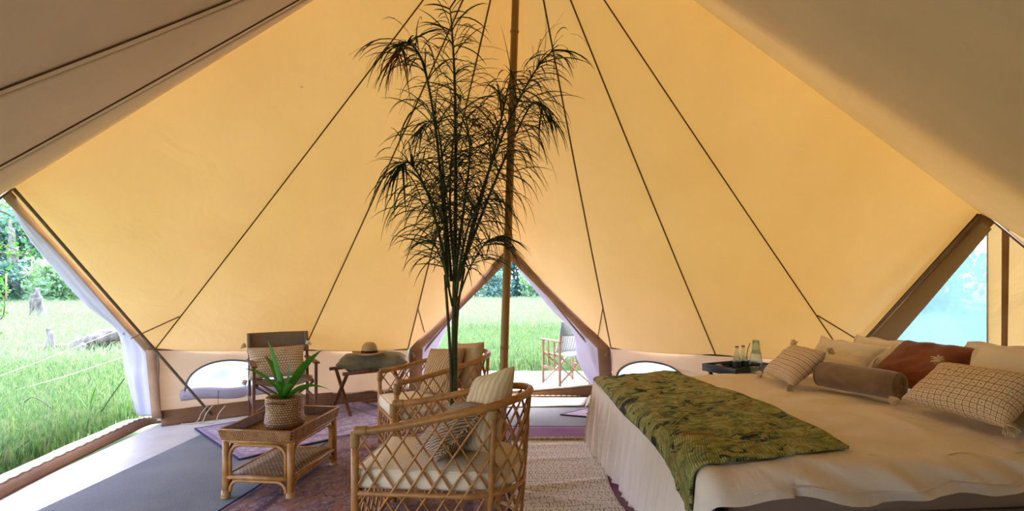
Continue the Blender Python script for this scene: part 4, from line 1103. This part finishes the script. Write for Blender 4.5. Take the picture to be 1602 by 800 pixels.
obj('crown', hatv(MB().lathe([(.090, .010), (.088, .04), (.083, .08), (.075, .115), (.060, .13), (.035, .132), (0, .128)], 40, sx=1.0, sy=.86)), M['felt'], t, world=False)
obj('hat_band', MB().lathe([(.0915, .014), (.0905, .042)], 40, sx=1.0, sy=.865), M['felt_band'], t, world=False)

# ------------------------------------------------------------------ tall palm
PB = Vector((-.405, 3.62, 0)); rnd = random.Random(5)
t = thing('tall_palm', 'tall dark green feathery palm with bare stems behind the nearest armchair', 'plant', PB)
obj('pot', MB().lathe([(0, .018), (.10, .018), (.115, .03), (.135, .24), (.145, .25), (.145, .27), (.125, .27), (.12, .24), (0, .235)], 28, c=PB), M['pot'], t)
obj('trunk', MB().tube(curve([P(711, 712, 3.62), P(711, 600, 3.62), P(711, 520, 3.62), P(712, 440, 3.62), P(712, 380, 3.62)], 24), [.025 - .008 * k / 24 for k in range(25)], 12), M['palmstem'], t)
obj('stem', MB().tube(curve([P(706, 700, 3.60), P(706, 590, 3.60), P(701, 500, 3.58), P(696, 430, 3.58)], 16), [.013 - .004 * k / 16 for k in range(17)], 10), M['palmstem'], t)
obj('stem', MB().tube(curve([P(713, 560, 3.66), P(714, 520, 3.68), P(718, 470, 3.7), P(727, 420, 3.7)], 16), [.012 - .004 * k / 16 for k in range(17)], 10), M['palmstem'], t)
def frond(pts, nleaf, L, droop, start=.1, m='palm', r0=.011, seed=0, spread=1.0, dead=0):
    rr = random.Random(seed); cv = [P(*a) for a in pts]
    ax = curve(cv, 30)
    f = obj('frond', MB().tube(ax, [r0 * (1 - .85 * k / 30) + .0015 for k in range(31)], 6), M['palmstem'], t)
    mb = MB(); md = MB()
    nleaf = int(nleaf * 1.35)
    for k in range(nleaf):
        u = start + (1 - start) * (k + rr.random()) / nleaf
        if u > .8 and rr.random() < .45: continue
        p = poly_at(cv, u); tg = (poly_at(cv, min(1, u + .02)) - poly_at(cv, u - .02)).normalized()
        az = rr.choice([-1, 1]) * rr.uniform(.5, 1.0) * math.pi / 2 + rr.gauss(0, .5); sd0 = Vector((math.sin(az), math.cos(az) * rr.choice([-1, 1]), 0))
        d = (sd0 * spread + tg * rr.uniform(.2, 1.6) + Vector((rr.gauss(0, .15), rr.gauss(0, .15), rr.gauss(.05, .2)))).normalized()
        ll_ = L * 1.3 * rr.uniform(.4, 1.2) * (1 - .35 * u ** 3); wd = rr.uniform(.0032, .0062)
        q = p; pts_ = [q]; nseg = 7; dr_ = droop * rr.uniform(.16, .62)
        for s_ in range(nseg):
            d = (d + Vector((0, 0, -1)) * dr_ * (.35 + .65 * s_ / nseg)).normalized(); q = q + d * ll_ / nseg; d = (d + Vector((rr.gauss(0, .04), rr.gauss(0, .04), 0))).normalized(); pts_.append(q)
        sidev = d.cross(Vector((rr.gauss(0, 1), rr.gauss(0, 1), .2))).normalized()
        v = []; 
        for s_, q in enumerate(pts_):
            w_ = wd * (1 - (s_ / nseg) ** 2.5) + .0006; v += [q - sidev * w_, q + sidev * w_]
        fs = [(2 * s_, 2 * s_ + 1, 2 * s_ + 3, 2 * s_ + 2) for s_ in range(nseg)]
        (md if (dead and u > 1 - dead) else mb).add(v, fs)
    o = obj('leaflets', mb, M[m], f); o['kind'] = 'stuff'
    if dead: o = obj('dry_leaflets', md, M['palmdead'], f); o['kind'] = 'stuff'
frond([(712, 400, 3.62), (713, 280, 3.62), (712, 150, 3.6), (708, 60, 3.58), (704, 12, 3.55)], 120, .30, .9, .12, seed=1, r0=.014)
frond([(700, 440, 3.58), (694, 330, 3.5), (680, 190, 3.45), (660, 95, 3.4), (634, 66, 3.35), (622, 92, 3.3)], 150, .36, 1.5, .15, seed=2, dead=.10)
frond([(722, 430, 3.7), (745, 330, 3.7), (775, 240, 3.65), (815, 150, 3.6), (845, 100, 3.55), (866, 78, 3.5)], 120, .38, 1.2, .15, seed=3)
frond([(718, 440, 3.66), (745, 340, 3.6), (772, 240, 3.5), (790, 160, 3.45), (799, 118, 3.4)], 110, .36, 1.5, .2, seed=4, dead=.08)
frond([(722, 420, 3.7), (760, 320, 3.75), (800, 225, 3.8), (835, 160, 3.8), (858, 185, 3.8)], 110, .36, 1.4, .2, seed=5)
frond([(702, 450, 3.58), (690, 380, 3.5), (668, 300, 3.4), (640, 255, 3.3), (622, 270, 3.25)], 110, .34, 1.4, .2, seed=6)
frond([(706, 440, 3.6), (697, 330, 3.75), (690, 230, 3.85), (680, 190, 3.9), (660, 200, 3.95)], 90, .34, 1.3, .2, seed=7)
frond([(716, 470, 3.62), (735, 420, 3.55), (760, 380, 3.5), (785, 372, 3.45)], 50, .26, 1.0, .3, seed=8, r0=.007)
frond([(708, 480, 3.6), (695, 420, 3.65), (680, 380, 3.6), (672, 360, 3.6)], 44, .26, .9, .3, seed=9, r0=.007)
frond([(712, 430, 3.62), (725, 330, 3.5), (735, 240, 3.4), (728, 180, 3.35)], 90, .34, 1.3, .15, seed=10)
frond([(712, 430, 3.62), (704, 330, 3.75), (708, 230, 3.8), (720, 150, 3.8)], 80, .30, 1.2, .15, seed=11)
frond([(714, 460, 3.62), (722, 400, 3.5), (738, 340, 3.35), (765, 310, 3.3)], 70, .32, 1.2, .2, seed=12)

# ------------------------------------------------------------------ outside: deck
dk = thing('deck', 'bleached timber deck outside the back doorway', 'deck', (.4, 7.7, -.07))
for k in range(15):
    y = 6.98 + .105 * k
    obj('deck_board', MB().box((.5, y, -.005), (4.6, .097, .03)), M['deck'], dk, smooth=False, bevel=.003)
for x in (-1.5, .5, 2.5): obj('joist', MB().box((x, 7.72, -.06), (.08, 1.5, .08)), M['barkdark'], dk, smooth=False)

# ------------------------------------------------------------------ outside: grass (numpy blades)
def blades(name, label, n, sampler, h0, h1, wd, m, seed):
    rg = np.random.RandomState(seed); xy = sampler(rg, n); n = len(xy)
    dist = np.hypot(xy[:, 0], xy[:, 1]); h = rg.uniform(h0, h1, n); az = rg.uniform(0, 2 * np.pi, n); lean = rg.uniform(.05, .55, n) * h
    wdt = wd * (1 + dist / 7) * rg.uniform(.6, 1.3, n)
    z0 = np.array([gz(a, b) for a, b in xy]) - .01
    dx, dy = np.cos(az), np.sin(az); fx = rg.uniform(0, 2 * np.pi, n); sx, sy = np.cos(fx) * wdt, np.sin(fx) * wdt * .6
    bx, by = xy[:, 0], xy[:, 1]
    V = np.zeros((n, 5, 3))
    V[:, 0] = np.stack([bx - sx, by - sy, z0], 1); V[:, 1] = np.stack([bx + sx, by + sy, z0], 1)
    mx, my, mz = bx + dx * lean * .35, by + dy * lean * .35, z0 + h * .6
    V[:, 2] = np.stack([mx - sx * .7, my - sy * .7, mz], 1); V[:, 3] = np.stack([mx + sx * .7, my + sy * .7, mz], 1)
    V[:, 4] = np.stack([bx + dx * lean, by + dy * lean, z0 + h * (1 - .25 * lean / h)], 1)
    b = np.arange(n)[:, None] * 5
    F = np.concatenate([b + np.array([0, 1, 3]), b + np.array([0, 3, 2]), b + np.array([2, 3, 4])], 1).reshape(-1)
    me = bpy.data.meshes.new(name); me.vertices.add(n * 5); me.vertices.foreach_set('co', V.reshape(-1))
    nt = n * 3; me.loops.add(nt * 3); me.loops.foreach_set('vertex_index', F.astype(np.int32)); me.polygons.add(nt)
    me.polygons.foreach_set('loop_start', np.arange(0, nt * 3, 3, dtype=np.int32)); me.polygons.foreach_set('loop_total', np.full(nt, 3, np.int32))
    me.update(); me.validate(); me.materials.append(m); o = bpy.data.objects.new(name, me); C.objects.link(o)
    return tag(o, label, 'grass', kind='stuff')
def wedge(a0, a1, r0, r1, pw, keep=None):
    def f(rg, n):
        a = rg.uniform(a0, a1, n); r = r0 + (r1 - r0) * rg.uniform(0, 1, n) ** pw
        xy = np.stack([a * r, r], 1)
        if keep is not None: xy = xy[keep(xy)]
        return xy
    return f
lk = lambda xy: (xy[:, 0] < -3.85 - .18 * (xy[:, 1] - 3.4)) & (xy[:, 1] > 1.0)
# a = x / y, the slope seen from the doorway
blades('meadow_grass', 'lush long grass right outside the left opening', 60000, wedge(-2.0, -.55, 2.2, 9.0, .9, lk), .18, .46, .0035, M['grass'], 1)
blades('meadow_grass', 'pale green grass around the fallen log on the left', 50000, wedge(-1.5, -.6, 8.0, 20, .8), .2, .5, .0040, M['grass_pale'], 2)
blades('meadow_grass', 'distant pale meadow in front of the trees on the left', 40000, wedge(-1.4, -.5, 18, 44, .8), .35, .8, .0045, M['grass_pale'], 3)
blades('meadow_grass', 'tall pale grass standing right behind the deck', 40000, wedge(-.35, .35, 8.7, 16, .8), .25, .6, .0040, M['grass'], 4)
blades('meadow_grass', 'pale seeding meadow seen through the back doorway', 50000, wedge(-.3, .3, 14, 44, .85), .5, .95, .0042, M['grass_pale'], 5)
blades('meadow_grass', 'grass beyond the cloudy window on the right', 12000, wedge(.5, 1.3, 7, 24, .8), .3, .8, .006, M['grass_pale'], 6)

# ------------------------------------------------------------------ outside: trees
def tree(x, y, h, cr, m, seed, label, group=None, trunk_h=.25, cat='tree', name='tree', n=2600, leaf=.16, bark='bark'):
    rg = np.random.RandomState(seed); z = gz(x, y); t = thing(name, label, cat, (x, y, z - .05), 0, group)
    rr = random.Random(seed)
    tr = curve([(0, 0, 0), (rr.uniform(-.2, .2), rr.uniform(-.2, .2), h * .3), (rr.uniform(-.4, .4), 0, h * .6), (rr.uniform(-.4, .4), 0, h * .9)], 12)
    obj('trunk', MB().tube(tr, [max(.02, h * .022 * (1 - k / 13)) for k in range(13)], 8), M[bark], t, world=False)
    for k in range(5):
        a = rr.uniform(0, 6.28); z0 = h * rr.uniform(.3, .6); p = poly_at(tr, z0 / (h * .9))
        obj('branch', MB().tube([p, p + Vector((math.cos(a) * cr * .4, math.sin(a) * cr * .4, h * .12)), p + Vector((math.cos(a) * cr * .75, math.sin(a) * cr * .75, h * .2))], [.05, .035, .015], 5), M[bark], t, world=False)
    nc = 26; cen = np.stack([rg.normal(0, cr * .42, nc), rg.normal(0, cr * .42, nc), h * (trunk_h + (1 - trunk_h) * rg.uniform(.05, .92, nc))], 1)
    cen[:, :2] *= (1.2 - .7 * np.abs((cen[:, 2:3] / h - .5)) * 1.5)
    idx = rg.randint(0, nc, n); p = cen[idx] + rg.normal(0, 1, (n, 3)) * np.array([cr * .24, cr * .24, h * .075])
    rad_ = np.hypot(p[:, 0], p[:, 1]); p[:, :2] *= np.minimum(1, cr * 1.12 / np.maximum(rad_, 1e-3))[:, None] ** 1.0
    a1 = rg.normal(0, 1, (n, 3)); a1 /= np.linalg.norm(a1, axis=1)[:, None]; a2 = np.cross(a1, rg.normal(0, 1, (n, 3))); a2 /= np.linalg.norm(a2, axis=1)[:, None]
    s1 = leaf * rg.uniform(.6, 1.4, (n, 1)); V = np.stack([p - a1 * s1, p + a2 * s1 * .55, p + a1 * s1, p - a2 * s1 * .55], 1).reshape(-1, 3)
    V[:, 2] = np.maximum(V[:, 2], .05)
    me = bpy.data.meshes.new('crown'); me.from_pydata(V.tolist(), [], np.arange(n * 4).reshape(-1, 4).tolist()); me.materials.append(m)
    o = bpy.data.objects.new('crown', me); C.objects.link(o); o.parent = t; o['kind'] = 'stuff'
    return t
rr = random.Random(3)
G = 'tree line beyond the meadow'
k = 0
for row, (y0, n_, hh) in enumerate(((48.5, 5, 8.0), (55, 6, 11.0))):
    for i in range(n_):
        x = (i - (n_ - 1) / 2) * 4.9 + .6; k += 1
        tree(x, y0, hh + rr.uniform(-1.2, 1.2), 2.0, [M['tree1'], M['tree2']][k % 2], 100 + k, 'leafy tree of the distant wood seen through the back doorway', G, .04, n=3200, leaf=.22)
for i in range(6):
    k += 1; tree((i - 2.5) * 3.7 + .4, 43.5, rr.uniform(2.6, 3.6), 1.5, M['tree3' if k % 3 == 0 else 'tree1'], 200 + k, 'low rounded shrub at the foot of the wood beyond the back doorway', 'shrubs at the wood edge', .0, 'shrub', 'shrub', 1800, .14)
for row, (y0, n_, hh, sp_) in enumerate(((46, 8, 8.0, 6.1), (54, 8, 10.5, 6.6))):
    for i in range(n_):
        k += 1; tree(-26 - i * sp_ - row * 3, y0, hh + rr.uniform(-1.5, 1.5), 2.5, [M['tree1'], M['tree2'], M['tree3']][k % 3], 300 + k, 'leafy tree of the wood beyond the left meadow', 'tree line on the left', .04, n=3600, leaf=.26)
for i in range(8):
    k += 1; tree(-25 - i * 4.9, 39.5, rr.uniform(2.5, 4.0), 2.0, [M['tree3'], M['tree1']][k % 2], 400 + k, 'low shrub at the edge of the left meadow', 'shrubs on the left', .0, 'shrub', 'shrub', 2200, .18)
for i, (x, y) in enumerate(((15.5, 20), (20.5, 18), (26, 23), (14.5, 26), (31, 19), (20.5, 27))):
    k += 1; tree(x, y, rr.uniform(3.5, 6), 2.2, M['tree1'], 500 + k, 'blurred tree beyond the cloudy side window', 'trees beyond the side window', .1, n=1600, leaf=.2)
# near overhanging branches at the top left
t = thing('overhanging_branch', 'bare twigs and fresh green leaves hanging at the upper left of the opening', 'branch', P(-60, 420, 9))
for j, pl in enumerate((((-60, 400, 9), (0, 396, 9), (40, 400, 9), (52, 378, 9.1)), ((-60, 372, 9), (0, 382, 9), (38, 397, 9)), ((-60, 318, 8), (0, 330, 8), (22, 342, 8.1)), ((-40, 430, 7), (3, 462, 7), (6, 490, 7), (1, 500, 7)))):
    obj('twig', MB().tube(curve([P(*a) for a in pl], 10), [.022 - .0016 * q for q in range(11)] if j < 3 else .008, 6), M['barkdark'], t)
mb = MB(); r2 = random.Random(9)
for k in range(420):
    z_ = r2.choice([(10, 372, 9, 30, 14), (-10, 322, 8, 22, 16), (2, 455, 7, 9, 28), (30, 395, 9, 22, 8)])
    p = P(z_[0] + r2.gauss(0, z_[3]), z_[1] + r2.gauss(0, z_[4]), z_[2] + r2.gauss(0, .3)); a = Vector((r2.gauss(0, 1), r2.gauss(0, 1), r2.gauss(0, 1))).normalized() * .03; b = a.cross(Vector((r2.gauss(0, 1), r2.gauss(0, 1), r2.gauss(0, 1)))).normalized() * .017
    mb.add([p - a, p + b, p + a, p - b], [(0, 1, 2, 3)])
o = obj('leaves', mb, M['leaf'], t, smooth=False); o['kind'] = 'stuff'

# stump, snags, fallen log, dead trunk, shelter
def rough_tube(pts, rad, seed, n=12, am=.25, m=14):
    cv = curve(pts, m); mb = MB().tube(cv, [rad[min(len(rad) - 1, int(k / m * (len(rad) - 1) + .5))] for k in range(m + 1)], n)
    mb.v = [p + Vector((ns(p, 6, seed), ns(p, 6, seed + 9), ns(p, 5, seed + 3) * .8)) * rad[0] * am * 2 for p in mb.v]; return mb
sb = P(58, 505, 21)
t = thing('dead_stump', 'grey split tree stump standing in the left meadow', 'stump', (sb.x, sb.y, gz(sb.x, sb.y)))
obj('stump_half', rough_tube([P(52, 515, 21), P(53, 480, 21), P(53, 460, 21)], [.17, .15, .08], 1), M['bark'], t)
obj('stump_half', rough_tube([P(61, 515, 21.1), P(60, 478, 21.1), P(58, 452, 21.1)], [.22, .17, .09], 2), M['bark'], t)
t = thing('fallen_log', 'fallen grey log lying in the grass outside the left opening', 'log', (P(110, 560, 10.8).x, 10.8, gz(-9, 10.8)))
obj('log_trunk', rough_tube([P(110, 548, 10.7), P(150, 532, 10.8), P(186, 524, 10.9), P(260, 508, 11)], [.16, .15, .14, .13], 3), M['bark'], t)
obj('log_trunk', rough_tube([P(25, 552, 11.2), P(60, 549, 11.1), P(95, 550, 11.0), P(185, 545, 11.0)], [.14, .12, .15, .13], 4), M['barkdark'], t)
obj('branch_stub', rough_tube([P(128, 540, 10.6), P(134, 552, 10.5)], [.07, .05], 5), M['bark'], t)
tag(obj('snag', rough_tube([P(80, 552, 10.9), P(79, 530, 10.9), P(77, 513, 10.9)], [.085, .07, .04], 6), M['bark']), 'short grey snag sticking up beside the fallen log', 'snag')
tag(obj('dead_tree', rough_tube([P(22, 455, 40), P(20, 400, 40), P(18, 370, 40), P(15, 345, 40)], [.42, .34, .22, .1], 7, am=.08), M['bark']), 'pale bare dead tree trunk in front of the left wood', 'tree')
t = thing('shelter', 'dark blue grey tarp shelter at the far left edge of the meadow', 'shelter', (P(5, 455, 33).x, 33, gz(-33, 33)))
obj('tarp', MB().grid(lambda u, v: P(lerp(-40, 32, u), lerp(422, 447, u ** 1.6) - 6 * math.sin(math.pi * u), 33 + 3 * v) + Vector((0, 0, -.5 * v)), 12, 4), M['tarp'], t, solid=.03)
obj('post', MB().tube([P(10, 428, 33), P(10, 470, 33)], .05, 8), M['felt'], t)
for j, (a, b) in enumerate(((P(196, 513, 5.6), P(-60, 610, 6.4)), (P(190, 560, 5.65), P(20, 612, 6.6)))):
    b.z = max(b.z, gz(b.x, b.y)); tag(obj('guy_rope', MB().tube([a, lerp(a, b, .5) + Vector((0, 0, -.02)), b], .005, 5), M['rope']), ['pale guy rope crossing the grass in front of the fallen log', 'lower pale guy rope running out from the tied door flap'][j], 'rope')
# broad leafed weeds and a bent reed near the sill
t = thing('reed_clump', 'broad bright green reed blades near the sill of the left opening', 'plant', (*P(140, 690, 4.9).to_tuple()[:2], GZ))
for (bx, by, tx, ty, Y, wd) in ((84, 650, 82, 618, 5.6, .03), (140, 640, 152, 600, 5.4, .03), (136, 640, 120, 618, 5.4, .02), (178, 640, 176, 585, 5.3, .008)):
    strap(P(bx, by, Y), P(tx, ty, Y), wd, .02, t, M['leaf'], 'reed_blade')
for pl in (((38, 630, 5.2), (50, 622, 5.2), (66, 628, 5.2), (84, 642, 5.2)), ((158, 645, 5.2), (176, 618, 5.2), (195, 592, 5.3))):
    obj('bent_stalk', MB().tube(curve([P(*a) for a in pl], 10), .005, 5), M['palmstem'], t)
